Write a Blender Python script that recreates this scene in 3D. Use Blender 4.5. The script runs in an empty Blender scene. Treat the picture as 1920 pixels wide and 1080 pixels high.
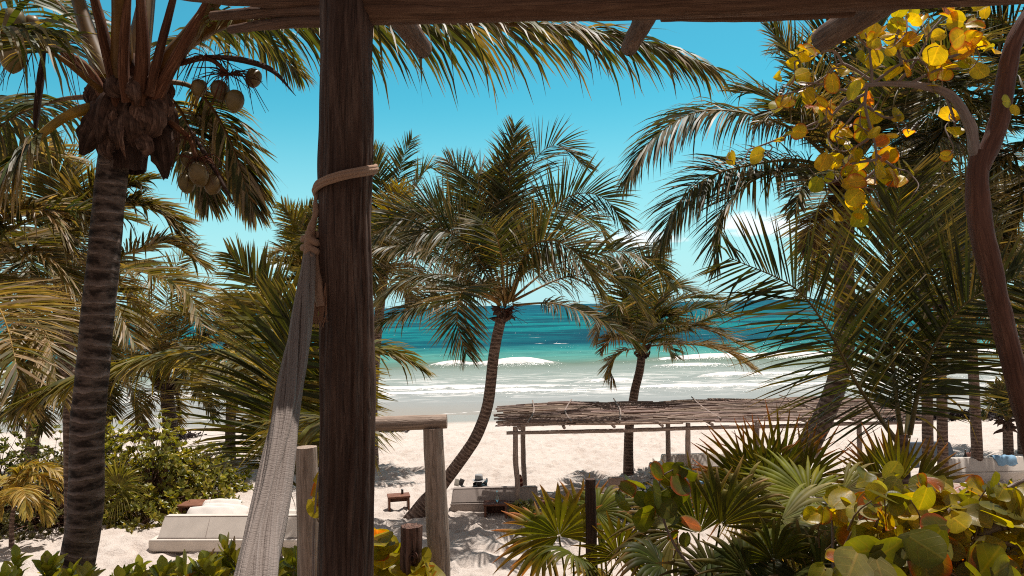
import bpy, bmesh, math, random
import numpy as np
from mathutils import Matrix, Vector, Euler
R_ = math.radians
C = bpy.context.scene.collection
SC = bpy.context.scene
random.seed(5)
RNG = np.random.default_rng(11)

# ------------------------------------------------------------------ camera
F_PX = 1493.0
cam_d = bpy.data.cameras.new('camera'); cam_d.lens = 28.0; cam_d.sensor_width = 36.0
cam_d.clip_start = 0.05; cam_d.clip_end = 30000
cam = bpy.data.objects.new('camera', cam_d); C.objects.link(cam)
EYE = np.array([0.0, 0.0, 6.0])
CM = (Matrix.Rotation(R_(90) + math.atan(32 / F_PX), 4, 'X') @ Matrix.Rotation(R_(-1.25), 4, 'Z'))
cam.matrix_world = Matrix.Translation(EYE) @ CM
SC.camera = cam
CR = np.array(CM.to_3x3())

# ------------------------------------------------------------------ light
SUN_DIR = np.array([1.27, 1.5, 5.5]); SUN_DIR /= np.linalg.norm(SUN_DIR)
SUN_EL = math.asin(SUN_DIR[2]); SUN_AZ = math.atan2(SUN_DIR[0], SUN_DIR[1])
sd = bpy.data.lights.new('sun', 'SUN'); sd.energy = 4.6; sd.angle = R_(0.5); sd.color = (1.0, 0.935, 0.87)
sun = bpy.data.objects.new('sun', sd); C.objects.link(sun)
sun.rotation_euler = Vector(SUN_DIR).to_track_quat('Z', 'Y').to_euler()
sun.location = (0, 0, 60)
SC.view_settings.view_transform = 'Standard'; SC.view_settings.look = 'None'
SC.view_settings.exposure = 0.28; SC.view_settings.gamma = 1.0
SC.cycles.max_bounces = 8; SC.cycles.transparent_max_bounces = 8
SC.cycles.caustics_reflective = False; SC.cycles.caustics_refractive = False
SC.cycles.use_denoising = False
SC.cycles.filter_width = 1.1
SC.cycles.sample_clamp_indirect = 4.0

class NT:
    """small helper to write shader nodes as expressions"""
    def __init__(s, tree): s.t = tree; s.n = tree.nodes; s.l = tree.links
    def node(s, typ, **kw):
        n = s.n.new(typ)
        for k, v in kw.items(): setattr(n, k, v)
        return n
    def put(s, sock, v):
        if hasattr(v, 'links') or isinstance(v, bpy.types.NodeSocket): s.l.new(v, sock)
        else:
            if isinstance(v, (tuple, list)) and len(v) == 3 and sock.type == 'RGBA': v = (*v, 1.0)
            sock.default_value = v
    def m(s, op, a, b=0.0, c=None, clamp=False):
        n = s.node('ShaderNodeMath', operation=op, use_clamp=clamp)
        s.put(n.inputs[0], a); s.put(n.inputs[1], b)
        if c is not None: s.put(n.inputs[2], c)
        return n.outputs[0]
    def mix(s, f, a, b, mode='MIX', clampf=True):
        n = s.node('ShaderNodeMix', data_type='RGBA', blend_type=mode)
        n.clamp_factor = clampf
        s.put(n.inputs[0], f); s.put(n.inputs[6], a); s.put(n.inputs[7], b)
        return n.outputs[2]
    def noise(s, vec, scale=5, detail=3, rough=0.5, dist=0.0):
        n = s.node('ShaderNodeTexNoise')
        if vec is not None: s.l.new(vec, n.inputs['Vector'])
        s.put(n.inputs['Scale'], scale); n.inputs['Detail'].default_value = detail
        n.inputs['Roughness'].default_value = rough; n.inputs['Distortion'].default_value = dist
        return n.outputs['Fac']
    def ramp(s, fac, stops, interp='LINEAR'):
        n = s.node('ShaderNodeValToRGB'); n.color_ramp.interpolation = interp
        s.l.new(fac, n.inputs[0]); e = n.color_ramp.elements
        while len(e) < len(stops): e.new(0.5)
        for el, (p, c) in zip(e, stops):
            el.position = p
            el.color = (c, c, c, 1) if isinstance(c, (int, float)) else (*c, 1)
        return n.outputs[0]
    def mapr(s, v, a, b, c=0.0, d=1.0, smooth=False):
        n = s.node('ShaderNodeMapRange', interpolation_type='SMOOTHSTEP' if smooth else 'LINEAR')
        s.put(n.inputs[0], v)
        for i, x in zip((1, 2, 3, 4), (a, b, c, d)): s.put(n.inputs[i], x)
        return n.outputs[0]
    def sep(s, vec):
        n = s.node('ShaderNodeSeparateXYZ'); s.l.new(vec, n.inputs[0]); return n.outputs
    def comb(s, x, y, z):
        n = s.node('ShaderNodeCombineXYZ')
        for i, v in enumerate((x, y, z)): s.put(n.inputs[i], v)
        return n.outputs[0]
    def scalev(s, vec, sx, sy, sz):
        n = s.node('ShaderNodeVectorMath', operation='MULTIPLY'); s.l.new(vec, n.inputs[0]); n.inputs[1].default_value = (sx, sy, sz)
        return n.outputs[0]
    def attr(s, name):
        n = s.node('ShaderNodeAttribute', attribute_name=name); return n
    def bump(s, h, strength=0.3, dist=0.02, normal=None):
        n = s.node('ShaderNodeBump'); s.l.new(h, n.inputs['Height'])
        n.inputs['Strength'].default_value = strength; n.inputs['Distance'].default_value = dist
        if normal is not None: s.l.new(normal, n.inputs['Normal'])
        return n.outputs[0]

world = bpy.data.worlds.new('World'); SC.world = world; world.use_nodes = True
w = NT(world.node_tree); w.n.clear()
sky = w.node('ShaderNodeTexSky', sky_type='NISHITA', sun_disc=False)
sky.sun_elevation = SUN_EL; sky.sun_rotation = SUN_AZ
sky.air_density = 1.0; sky.dust_density = 0.6; sky.ozone_density = 1.0; sky.altitude = 0
SKY_TINT = (0.26, 1.03, 0.95)
skyc = w.mix(1.0, sky.outputs[0], SKY_TINT, 'MULTIPLY')
tc = w.node('ShaderNodeTexCoord')
dx, dy, dz = w.sep(tc.outputs['Generated'])
az = w.m('ARCTAN2', dx, dy); el = w.m('ARCSINE', dz)
cn = w.noise(w.comb(w.m('MULTIPLY', az, 1.0), w.m('MULTIPLY', el, 2.2), 3.1), 22, 6, 0.62)
def cloud_blob(a0, e0, wa, we):
    u = w.m('DIVIDE', w.m('SUBTRACT', az, a0), wa)
    v = w.m('DIVIDE', w.m('SUBTRACT', el, e0), we)
    g = w.m('SUBTRACT', 1.0, w.m('ADD', w.m('MULTIPLY', u, u), w.m('MULTIPLY', v, v)))
    base = w.mapr(el, e0 - we * 0.8, e0 - we * 0.3, -0.8, 0.0)
    return w.m('ADD', g, base)
blobs = [cloud_blob(0.325, 0.086, 0.075, 0.020), cloud_blob(0.28, 0.092, 0.03, 0.016), cloud_blob(0.145, 0.078, 0.07, 0.016), cloud_blob(-0.26, 0.055, 0.05, 0.010), cloud_blob(0.60, 0.10, 0.12, 0.03), cloud_blob(-0.62, 0.10, 0.10, 0.03)]
bl = blobs[0]
for b in blobs[1:]: bl = w.m('MAXIMUM', bl, b)
cm = w.mapr(w.m('ADD', w.m('MULTIPLY', bl, 0.45), w.m('MULTIPLY', w.m('SUBTRACT', cn, 0.5), 1.5)), 0.02, 0.46, 0.0, 0.8, True)
haze_f = w.mapr(el, 0.0, 0.27, 0.82, 0.0, True)
skyc = w.mix(haze_f, skyc, (4.3, 6.6, 7.2))
skyc = w.mix(cm, skyc, (8.6, 8.7, 8.8))
# unseen sky overhead and behind the view is dimmed to neutral to cut fill
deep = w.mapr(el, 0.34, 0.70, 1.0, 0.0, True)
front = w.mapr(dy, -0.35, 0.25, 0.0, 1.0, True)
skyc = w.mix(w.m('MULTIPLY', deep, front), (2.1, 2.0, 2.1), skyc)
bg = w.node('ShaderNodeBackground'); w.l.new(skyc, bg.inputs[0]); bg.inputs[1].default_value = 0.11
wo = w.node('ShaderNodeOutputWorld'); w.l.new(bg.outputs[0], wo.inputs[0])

# ------------------------------------------------------------------ placing
def ray(px, py):
    return CR @ np.array([(px - 960) / F_PX, -(py - 540) / F_PX, -1.0])
def P(px, py, d):
    r = ray(px, py); return EYE + r * (d / r[1])
def G(px, py, z=0.0):
    r = ray(px, py); return EYE + r * ((z - EYE[2]) / r[2])
def nrm(v):
    v = np.asarray(v, float); return v / (np.linalg.norm(v, axis=-1, keepdims=True) + 1e-12)

# ------------------------------------------------------------------ meshes
ORG = {}
class MB:
    def __init__(s): s.v = []; s.q = []; s.t = []; s.c = []; s.tc = []; s.n = 0
    def add(s, V, Q=None, T=None, col=(1, 1, 1), tc=None):
        V = np.asarray(V, float).reshape(-1, 3); k = len(V)
        s.v.append(V)
        if Q is not None and len(Q): s.q.append(np.asarray(Q, int).reshape(-1, 4) + s.n)
        if T is not None and len(T): s.t.append(np.asarray(T, int).reshape(-1, 3) + s.n)
        col = np.asarray(col, float)
        s.c.append(np.broadcast_to(col, (k, 3)) if col.ndim == 1 else col)
        s.tc.append(np.zeros((k, 3)) if tc is None else np.asarray(tc, float))
        s.n += k; return s
    def build(s, name, mat, parent=None, smooth=True, loc=None):
        V = np.concatenate(s.v)
        org = ORG[parent.name] if parent is not None else (np.zeros(3) if loc is None else np.asarray(loc, float))
        me = bpy.data.meshes.new(name)
        q = np.concatenate(s.q) if s.q else np.zeros((0, 4), int)
        t = np.concatenate(s.t) if s.t else np.zeros((0, 3), int)
        me.vertices.add(len(V)); me.vertices.foreach_set('co', (V - org).astype(np.float32).ravel())
        loops = np.concatenate([q.ravel(), t.ravel()]).astype(np.int32)
        me.loops.add(len(loops)); me.loops.foreach_set('vertex_index', loops)
        npol = len(q) + len(t)
        me.polygons.add(npol)
        st = np.concatenate([np.arange(len(q)) * 4, len(q) * 4 + np.arange(len(t)) * 3]).astype(np.int32)
        me.polygons.foreach_set('loop_start', st)
        me.polygons.foreach_set('use_smooth', np.full(npol, smooth))
        ca = me.color_attributes.new('Col', 'FLOAT_COLOR', 'POINT')
        cc = np.ones((len(V), 4), np.float32); cc[:, :3] = np.concatenate(s.c)
        ca.data.foreach_set('color', cc.ravel())
        ta = me.attributes.new('tc', 'FLOAT_VECTOR', 'POINT')
        ta.data.foreach_set('vector', np.concatenate(s.tc).astype(np.float32).ravel())
        me.update(); me.validate()
        if mat is not None: me.materials.append(mat)
        o = bpy.data.objects.new(name, me); C.objects.link(o)
        if parent is not None: o.parent = parent; ORG[o.name] = org
        else:
            o.location = org; ORG[o.name] = org
        return o
def tag(o, label, cat, group=None):
    o['label'] = label; o['category'] = cat
    if group: o['group'] = group
    return o
def thing(name, label, cat, loc, group=None):
    o = bpy.data.objects.new(name, None); o.empty_display_size = 0.2; C.objects.link(o)
    o.location = tuple(float(x) for x in loc); ORG[o.name] = np.asarray(loc, float)
    return tag(o, label, cat, group)
def kind(o, k): o['kind'] = k; return o

def spline(pts, n):
    p = np.asarray(pts, float)
    if len(p) == 2:
        t = np.linspace(0, 1, n)[:, None]; return p[0] * (1 - t) + p[1] * t
    q = np.vstack([2 * p[0] - p[1], p, 2 * p[-1] - p[-2]])
    out = []
    # chord-length parametrised Catmull-Rom
    for i in range(len(p) - 1):
        a, b, c, d = q[i:i + 4]
        m = 24; t = np.linspace(0, 1, m, endpoint=False)[:, None]
        out.append(0.5 * ((2 * b) + (c - a) * t + (2 * a - 5 * b + 4 * c - d) * t ** 2 + (3 * b - a - 3 * c + d) * t ** 3))
    out.append(p[-1:]); o = np.vstack(out)
    L = np.concatenate([[0], np.cumsum(np.linalg.norm(np.diff(o, axis=0), axis=1))])
    s = np.linspace(0, L[-1], n)
    return np.stack([np.interp(s, L, o[:, k]) for k in range(3)], 1)
def interp(vals, n):
    vals = np.asarray(vals, float); return np.interp(np.linspace(0, 1, n), np.linspace(0, 1, len(vals)), vals)

def tube(mb, pts, rad, n=10, m=None, col=(1, 1, 1), rough=0.0, cap=True, mod=None, seed=0, flat=None):
    """tube along a polyline; rad list is spread along it; rough = uneven radius"""
    pts = np.asarray(pts, float)
    if m is None: m = max(2, len(pts))
    c = spline(pts, m); r = interp(np.atleast_1d(rad) if np.ndim(rad) else [rad, rad], m)
    T = nrm(np.gradient(c, axis=0))
    ref = np.array([0, 0, 1.0]) if abs(nrm(c[-1] - c[0])[2]) < 0.8 else np.array([1.0, 0, 0])
    U = nrm(np.cross(T, ref)); W = np.cross(T, U)
    th = np.linspace(0, 2 * np.pi, n, endpoint=False)
    L = np.concatenate([[0], np.cumsum(np.linalg.norm(np.diff(c, axis=0), axis=1))])
    rr = np.repeat(r[:, None], n, 1)
    if rough:
        g = np.random.default_rng(seed + 3)
        d = np.zeros_like(rr); rm = r.mean()
        for k in range(7):
            a = g.integers(1, 6); f = g.uniform(0.3, 3.0) / (rm * 6); ph = g.uniform(0, 6.28, 2)
            d += np.sin(a * th[None, :] + ph[0] + np.sin(f * L[:, None] * 2 + ph[1])) * np.cos(f * L[:, None] * 3 + ph[1]) / a ** .5
        rr = rr * (1 + rough * d * 0.45)
    if mod is not None: rr = rr * mod(th[None, :], L[:, None])
    ct, st = np.cos(th)[None, :, None], np.sin(th)[None, :, None]
    if flat is not None: st = st * flat
    V = c[:, None, :] + rr[:, :, None] * (ct * U[:, None, :] + st * W[:, None, :])
    i = np.arange(m - 1)[:, None] * n; j = np.arange(n)[None, :]; j2 = (j + 1) % n
    Q = np.stack([i + j, i + j2, i + n + j2, i + n + j], -1).reshape(-1, 4)
    tcs = np.stack([np.broadcast_to(np.cos(th)[None, :], (m, n)) * r.mean(), np.broadcast_to(np.sin(th)[None, :], (m, n)) * r.mean(), np.repeat(L[:, None], n, 1)], -1).reshape(-1, 3)
    if callable(col): cols = col(np.repeat(L[:, None], n, 1).ravel() / max(L[-1], 1e-6))
    else: cols = np.broadcast_to(np.asarray(col, float), (m * n, 3))
    mb.add(V.reshape(-1, 3), Q, None, cols, tcs)
    if cap:
        for k, e in ((0, 1), (m - 1, 0)):
            ring = V[k]; cen = ring.mean(0)
            t = [(j, (j + 1) % n, n) if not e else ((j + 1) % n, j, n) for j in range(n)]
            tr = np.vstack([tcs.reshape(m, n, 3)[k] , [[0, 0, L[k]]]])
            mb.add(np.vstack([ring, cen]), None, t, cols.reshape(m, n, 3)[k][0], tr)
    return mb
def box(mb, c, s, rotz=0.0, col=(1, 1, 1), bev=0.0, tilt=None):
    """bevelled box: c = centre, s = full size"""
    bm = bmesh.new(); bmesh.ops.create_cube(bm, size=1.0)
    for v in bm.verts: v.co = Vector((v.co.x * s[0], v.co.y * s[1], v.co.z * s[2]))
    if bev: bmesh.ops.bevel(bm, geom=bm.edges[:], offset=bev, segments=2, affect='EDGES', profile=0.6)
    M = Matrix.Translation(Vector(c)) @ Matrix.Rotation(rotz, 4, 'Z')
    if tilt is not None: M = M @ Euler(tilt).to_matrix().to_4x4()
    loc = np.array([v.co[:] for v in bm.verts])
    bm.transform(M); add_bm(mb, bm, col, loc); return mb
def add_bm(mb, bm, col=(1, 1, 1), tcv=None):
    bm.verts.index_update(); 
    bmesh.ops.triangulate(bm, faces=[f for f in bm.faces if len(f.verts) > 4])
    V = np.array([v.co[:] for v in bm.verts])
    mb.add(V, [[v.index for v in f.verts] for f in bm.faces if len(f.verts) == 4], [[v.index for v in f.verts] for f in bm.faces if len(f.verts) == 3], col, V if tcv is None else tcv)
    bm.free(); return mb
def lathe(mb, c, prof, n=16, col=(1, 1, 1), axis=None):
    prof = np.asarray(prof, float); th = np.linspace(0, 2 * np.pi, n, endpoint=False); m = len(prof)
    V = np.stack([prof[:, :1] * np.cos(th), prof[:, :1] * np.sin(th), np.repeat(prof[:, 1:2], n, 1)], -1)
    if axis is not None:
        q = np.array(Vector((0, 0, 1)).rotation_difference(Vector(axis)).to_matrix()); V = V @ q.T
    i = np.arange(m - 1)[:, None] * n; j = np.arange(n)[None, :]; j2 = (j + 1) % n
    Q = np.stack([i + j, i + j2, i + n + j2, i + n + j], -1).reshape(-1, 4)
    mb.add(V.reshape(-1, 3) + np.asarray(c, float), Q, None, col, V.reshape(-1, 3)); return mb

# ------------------------------------------------------------------ materials
def newmat(name):
    m = bpy.data.materials.new(name); m.use_nodes = True
    t = NT(m.node_tree); t.n.clear()
    out = t.node('ShaderNodeOutputMaterial'); b = t.node('ShaderNodeBsdfPrincipled')
    t.l.new(b.outputs[0], out.inputs[0]); return m, t, b, out
def leaf_mat(name, trans=0.35, rough=0.42, tmul=(1.5, 1.35, 0.45), spec=0.5, veins=False):
    m, t, b, out = newmat(name)
    col = t.attr('Col').outputs['Color']; geo = t.node('ShaderNodeNewGeometry')
    n1 = t.noise(geo.outputs['Position'], 9, 3)
    col = t.mix(0.55, col, t.mix(t.mapr(n1, 0.35, 0.65), t.mix(1.0, col, (0.55, 0.55, 0.6), 'MULTIPLY'), t.mix(1.0, col, (1.35, 1.3, 1.2), 'MULTIPLY')))
    col = t.mix(1.0, col, (1.24, 1.2, 0.96), 'MULTIPLY')
    if veins:
        x, y, z = t.sep(t.attr('tc').outputs['Vector'])
        ay = t.m('ABSOLUTE', y)
        mid = t.mapr(ay, 0.015, 0.05, 1, 0)
        side = t.mapr(t.m('ABSOLUTE', t.m('SUBTRACT', t.m('FRACT', t.m('MULTIPLY', t.m('SUBTRACT', x, t.m('MULTIPLY', ay, 0.75)), 3.4)), 0.5)), 0.02, 0.07, 1, 0)
        vn = t.m('MAXIMUM', mid, t.m('MULTIPLY', side, 0.6))
        col = t.mix(t.m('MULTIPLY', vn, 0.5), col, t.mix(1.0, col, (2.0, 1.5, 1.6), 'MULTIPLY'))
        sp = t.noise(t.attr('tc').outputs['Vector'], 4.5, 4)
        col = t.mix(t.mapr(sp, 0.6, 0.75, 0, 0.5), col, (0.16, 0.07, 0.02))
        t.l.new(t.bump(t.m('SUBTRACT', sp, t.m('MULTIPLY', vn, 0.4)), 0.3, 0.004), b.inputs['Normal'])
    t.l.new(col, b.inputs['Base Color']); b.inputs['Roughness'].default_value = rough
    b.inputs['Specular IOR Level'].default_value = spec
    tr = t.node('ShaderNodeBsdfTranslucent'); t.l.new(t.mix(1.0, col, tmul, 'MULTIPLY'), tr.inputs[0])
    ms = t.node('ShaderNodeMixShader'); ms.inputs[0].default_value = trans
    t.l.new(b.outputs[0], ms.inputs[1]); t.l.new(tr.outputs[0], ms.inputs[2]); t.l.new(ms.outputs[0], out.inputs[0])
    return m
M_FROND = leaf_mat('frond_leaf', 0.36, 0.48, (1.55, 1.36, 0.38), 0.42)
M_FAN = leaf_mat('fan_leaf', 0.38, 0.5, (1.6, 1.55, 0.3), 0.12)
M_GRAPE = leaf_mat('sea_grape_leaf', 0.58, 0.38, (1.55, 1.5, 0.2), 0.5, veins=True)
M_SHRUB = leaf_mat('shrub_leaf', 0.35, 0.33, (1.7, 1.6, 0.4), 0.5)

def wood_mat(name, dark, mid, light, grain=1.0, rough=0.85, bump=0.6, cracks=0.5):
    m, t, b, out = newmat(name)
    v = t.attr('tc').outputs['Vector']
    g = t.noise(t.scalev(v, 1, 1, 0.07), 60 * grain, 6, 0.65, 0.6)
    big = t.noise(t.scalev(v, 1, 1, 0.35), 7 * grain, 4, 0.6)
    ck = t.noise(t.scalev(v, 1, 1, 0.05), 24 * grain, 3, 0.5, 1.2)
    crack = t.mapr(t.m('ABSOLUTE', t.m('SUBTRACT', ck, 0.5)), 0.0, 0.035, 1, 0)
    crack = t.m('MULTIPLY', crack, t.mapr(big, 0.4, 0.6, 0.2, 1.0))
    vo = t.node('ShaderNodeTexVoronoi'); t.l.new(t.scalev(v, 1, 1, 0.42), vo.inputs['Vector']); vo.inputs['Scale'].default_value = 4.2 * grain
    kd = vo.outputs['Distance']; knot = t.mapr(kd, 0.03, 0.11, 1, 0, True); kring = t.m('MULTIPLY', t.mapr(kd, 0.10, 0.24, 1, 0, True), t.m('ADD', 0.5, t.m('MULTIPLY', t.m('SINE', t.m('MULTIPLY', kd, 150.0)), 0.5)))
    g = t.m('ADD', g, t.m('MULTIPLY', kring, 0.18))
    col = t.ramp(t.m('ADD', t.m('MULTIPLY', g, 0.6), t.m('MULTIPLY', big, 0.4)), [(0.3, dark), (0.5, mid), (0.68, light)])
    col = t.mix(t.m('MULTIPLY', crack, cracks), col, tuple(x * 0.25 for x in dark))
    col = t.mix(t.m('MULTIPLY', knot, 0.85), col, tuple(x * 0.3 for x in dark))
    pale = t.noise(t.scalev(v, 1, 1, 0.3), 3.0, 5, 0.7); col = t.mix(t.mapr(pale, 0.56, 0.70, 0, 0.35), col, tuple(min(1, x * 1.5) for x in light))
    col = t.mix(1.0, col, t.attr('Col').outputs['Color'], 'MULTIPLY')
    t.l.new(col, b.inputs['Base Color']); b.inputs['Roughness'].default_value = rough
    b.inputs['Specular IOR Level'].default_value = 0.25
    h = t.m('SUBTRACT', t.m('ADD', g, t.m('MULTIPLY', big, 0.8)), t.m('ADD', t.m('MULTIPLY', knot, 0.8), t.m('MULTIPLY', crack, 1.2)))
    t.l.new(t.bump(h, bump, 0.012 / grain ** .5), b.inputs['Normal'])
    return m
M_POST = wood_mat('dark_weathered_log', (0.026, 0.013, 0.009), (0.08, 0.045, 0.033), (0.19, 0.12, 0.09), 1.0)
M_BEAM = wood_mat('brown_log', (0.06, 0.03, 0.018), (0.15, 0.08, 0.05), (0.28, 0.17, 0.11), 1.0)
M_RAIL = wood_mat('grey_driftwood', (0.19, 0.135, 0.10), (0.40, 0.30, 0.235), (0.58, 0.46, 0.375), 1.2)
M_STUMP = wood_mat('old_split_wood', (0.05, 0.028, 0.02), (0.17, 0.09, 0.065), (0.34, 0.22, 0.17), 0.9, bump=1.0, cracks=0.95)
M_STICK = wood_mat('grey_sticks', (0.15, 0.105, 0.09), (0.33, 0.25, 0.21), (0.52, 0.42, 0.36), 1.0)
M_TABLE = wood_mat('red_brown_plank', (0.10, 0.04, 0.025), (0.20, 0.085, 0.05), (0.30, 0.14, 0.09), 0.6, 0.6, 0.2, 0.2)
M_BARK = wood_mat('smooth_brown_bark', (0.055, 0.022, 0.015), (0.12, 0.05, 0.032), (0.22, 0.10, 0.065), 0.8, 0.7, 0.5, 0.3)
M_TWIG = wood_mat('grey_twig', (0.14, 0.10, 0.085), (0.25, 0.19, 0.165), (0.38, 0.31, 0.27), 1.0, 0.7, 0.4, 0.2)
M_SHEATH = wood_mat('dry_leaf_sheath', (0.035, 0.018, 0.012), (0.10, 0.055, 0.038), (0.26, 0.17, 0.13), 1.0, 0.9, 0.7, 0.4)

def trunk_mat(name, spacing=0.12, dark=(0.035, 0.025, 0.02), mid=(0.15, 0.10, 0.08), light=(0.26, 0.19, 0.155)):
    m, t, b, out = newmat(name)
    v = t.attr('tc').outputs['Vector']; x, y, z = t.sep(v)
    n1 = t.noise(t.scalev(v, 0.3, 0.3, 0.7), 4, 4); n2 = t.noise(t.scalev(v, 0.45, 0.45, 1.5), 30, 5, 0.68); n3 = t.noise(t.scalev(v, 0.8, 0.8, 1.5), 9, 4)
    zz = t.m('ADD', t.m('DIVIDE', z, spacing), t.m('ADD', t.m('MULTIPLY', n1, 2.2), t.m('MULTIPLY', n3, 0.16)))
    fr = t.m('FRACT', zz)
    blot = t.noise(t.scalev(v, 0.8, 0.8, 2.2), 8, 4, 0.6)
    line = t.m('MULTIPLY', t.m('MULTIPLY', t.mapr(fr, 0.0, 0.05, 0, 1, True), t.mapr(fr, 0.10, 0.30, 1, 0, True)), t.mapr(n3, 0.36, 0.52))
    darkb = t.m('MULTIPLY', t.m('MULTIPLY', t.mapr(fr, 0.25, 0.40, 0, 1, True), t.mapr(fr, 0.75, 1.0, 1, 0.2, True)), t.mapr(blot, 0.38, 0.56))
    col = t.mix(t.m('MULTIPLY', darkb, 0.9), mid, dark)
    col = t.mix(t.m('MULTIPLY', line, 0.85), col, light)
    col = t.mix(0.75, col, t.mix(1.0, col, t.ramp(n2, [(0.25, 0.35), (0.75, 1.7)]), 'MULTIPLY'))
    hh = t.m('ADD', t.m('SUBTRACT', t.m('MULTIPLY', line, 0.8), t.m('MULTIPLY', darkb, 0.35)), t.m('MULTIPLY', n2, 0.6))
    lich = t.noise(v, 14, 4); col = t.mix(t.mapr(lich, 0.60, 0.75, 0, 0.22), col, (0.32, 0.27, 0.24))
    col = t.mix(1.0, col, t.attr('Col').outputs['Color'], 'MULTIPLY')
    t.l.new(col, b.inputs['Base Color']); b.inputs['Roughness'].default_value = 0.9; b.inputs['Specular IOR Level'].default_value = 0.2
    t.l.new(t.bump(hh, 0.8, 0.02), b.inputs['Normal']); return m
M_TRUNK = trunk_mat('ringed_palm_trunk', 0.13, (0.024, 0.015, 0.012), (0.165, 0.115, 0.093), (0.30, 0.22, 0.185))
M_TRUNK2 = trunk_mat('thin_ringed_palm_trunk', 0.11, (0.05, 0.03, 0.022), (0.19, 0.125, 0.095), (0.32, 0.23, 0.185))

def cloth_mat(name, col, rough=0.9, weave=220, bump=0.25, trans=0.0):
    m, t, b, out = newmat(name)
    v = t.attr('tc').outputs['Vector']
    n = t.noise(v, weave, 2); n2 = t.noise(v, 3.0, 3)
    c = t.mix(t.mapr(n2, 0.3, 0.7), tuple(x * 0.85 for x in col), col)
    c = t.mix(1.0, c, t.attr('Col').outputs['Color'], 'MULTIPLY')
    t.l.new(c, b.inputs['Base Color']); b.inputs['Roughness'].default_value = rough; b.inputs['Specular IOR Level'].default_value = 0.15
    t.l.new(t.bump(t.m('ADD', t.m('MULTIPLY', n, 0.3), n2), bump, 0.02), b.inputs['Normal'])
    if trans:
        tr = t.node('ShaderNodeBsdfTranslucent'); t.l.new(c, tr.inputs[0]); ms = t.node('ShaderNodeMixShader'); ms.inputs[0].default_value = trans
        t.l.new(b.outputs[0], ms.inputs[1]); t.l.new(tr.outputs[0], ms.inputs[2]); t.l.new(ms.outputs[0], out.inputs[0])
    return m
M_CANVAS = cloth_mat('white_canvas', (0.66, 0.59, 0.52))
M_TAUPE = cloth_mat('taupe_canvas', (0.36, 0.30, 0.265))
M_SLATE = cloth_mat('slate_cloth', (0.10, 0.12, 0.15))
M_BLUE = cloth_mat('blue_towel', (0.25, 0.42, 0.58))
M_PILLOW = cloth_mat('white_pillow', (0.74, 0.68, 0.62))

def hammock_mat():
    m, t, b, out = newmat('hammock_cotton')
    v = t.attr('tc').outputs['Vector']
    g = t.noise(t.scalev(v, 1, 1, 0.012), 340, 2, 0.5, 0.0)
    n2 = t.noise(t.scalev(v, 0.35, 0.35, 1.6), 170, 2)
    c = t.ramp(g, [(0.3, (0.30, 0.25, 0.22)), (0.5, (0.36, 0.30, 0.265)), (0.7, (0.42, 0.355, 0.32))])
    t.l.new(c, b.inputs['Base Color']); b.inputs['Roughness'].default_value = 0.95; b.inputs['Specular IOR Level'].default_value = 0.1
    t.l.new(t.bump(t.m('ADD', g, t.m('MULTIPLY', n2, 0.9)), 0.7, 0.005), b.inputs['Normal'])
    tr = t.node('ShaderNodeBsdfTranslucent'); t.l.new(c, tr.inputs[0]); ms = t.node('ShaderNodeMixShader'); ms.inputs[0].default_value = 0.3
    t.l.new(b.outputs[0], ms.inputs[1]); t.l.new(tr.outputs[0], ms.inputs[2]); t.l.new(ms.outputs[0], out.inputs[0])
    return m
M_HAMMOCK = hammock_mat()
M_ROPE = cloth_mat('cotton_rope', (0.42, 0.27, 0.19), 0.95, 150, 0.8)

def plain_mat(name, col, rough=0.5, metal=0.0, spec=0.5, trans=0.0):
    m, t, b, out = newmat(name)
    geo = t.node('ShaderNodeNewGeometry'); n = t.noise(geo.outputs['Position'], 12, 3)
    c = t.mix(t.mapr(n, 0.35, 0.65), tuple(x * 0.7 for x in col), tuple(min(1, x * 1.1) for x in col))
    c = t.mix(1.0, c, t.attr('Col').outputs['Color'], 'MULTIPLY')
    t.l.new(c, b.inputs['Base Color']); b.inputs['Roughness'].default_value = rough; b.inputs['Metallic'].default_value = metal
    b.inputs['Specular IOR Level'].default_value = spec; b.inputs['Transmission Weight'].default_value = trans
    return m
M_COCO = plain_mat('coconut_husk', (0.17, 0.115, 0.032), 0.42)
M_SKIN = plain_mat('skin', (0.36, 0.17, 0.11), 0.5)
M_HAIR = plain_mat('dark_hair', (0.02, 0.014, 0.012), 0.6)
M_HAT = plain_mat('grey_straw', (0.36, 0.36, 0.36), 0.8)
M_HATBAND = plain_mat('dark_hat_band', (0.03, 0.035, 0.04), 0.8)
M_PAPER = plain_mat('book_paper', (0.55, 0.50, 0.42), 0.8)
M_GLASS = plain_mat('bottle_glass', (0.75, 0.85, 0.8), 0.05, trans=0.9)
M_BROWNGLASS = plain_mat('dark_bottle', (0.03, 0.02, 0.015), 0.2)
M_BLUEGLASS = plain_mat('blue_bottle', (0.02, 0.08, 0.16), 0.2)
M_STRIPE = plain_mat('red_brown_cloth', (1, 1, 1), 0.9, spec=0.1)
M_WEED = plain_mat('dry_seaweed', (0.09, 0.035, 0.02), 0.9)

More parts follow.
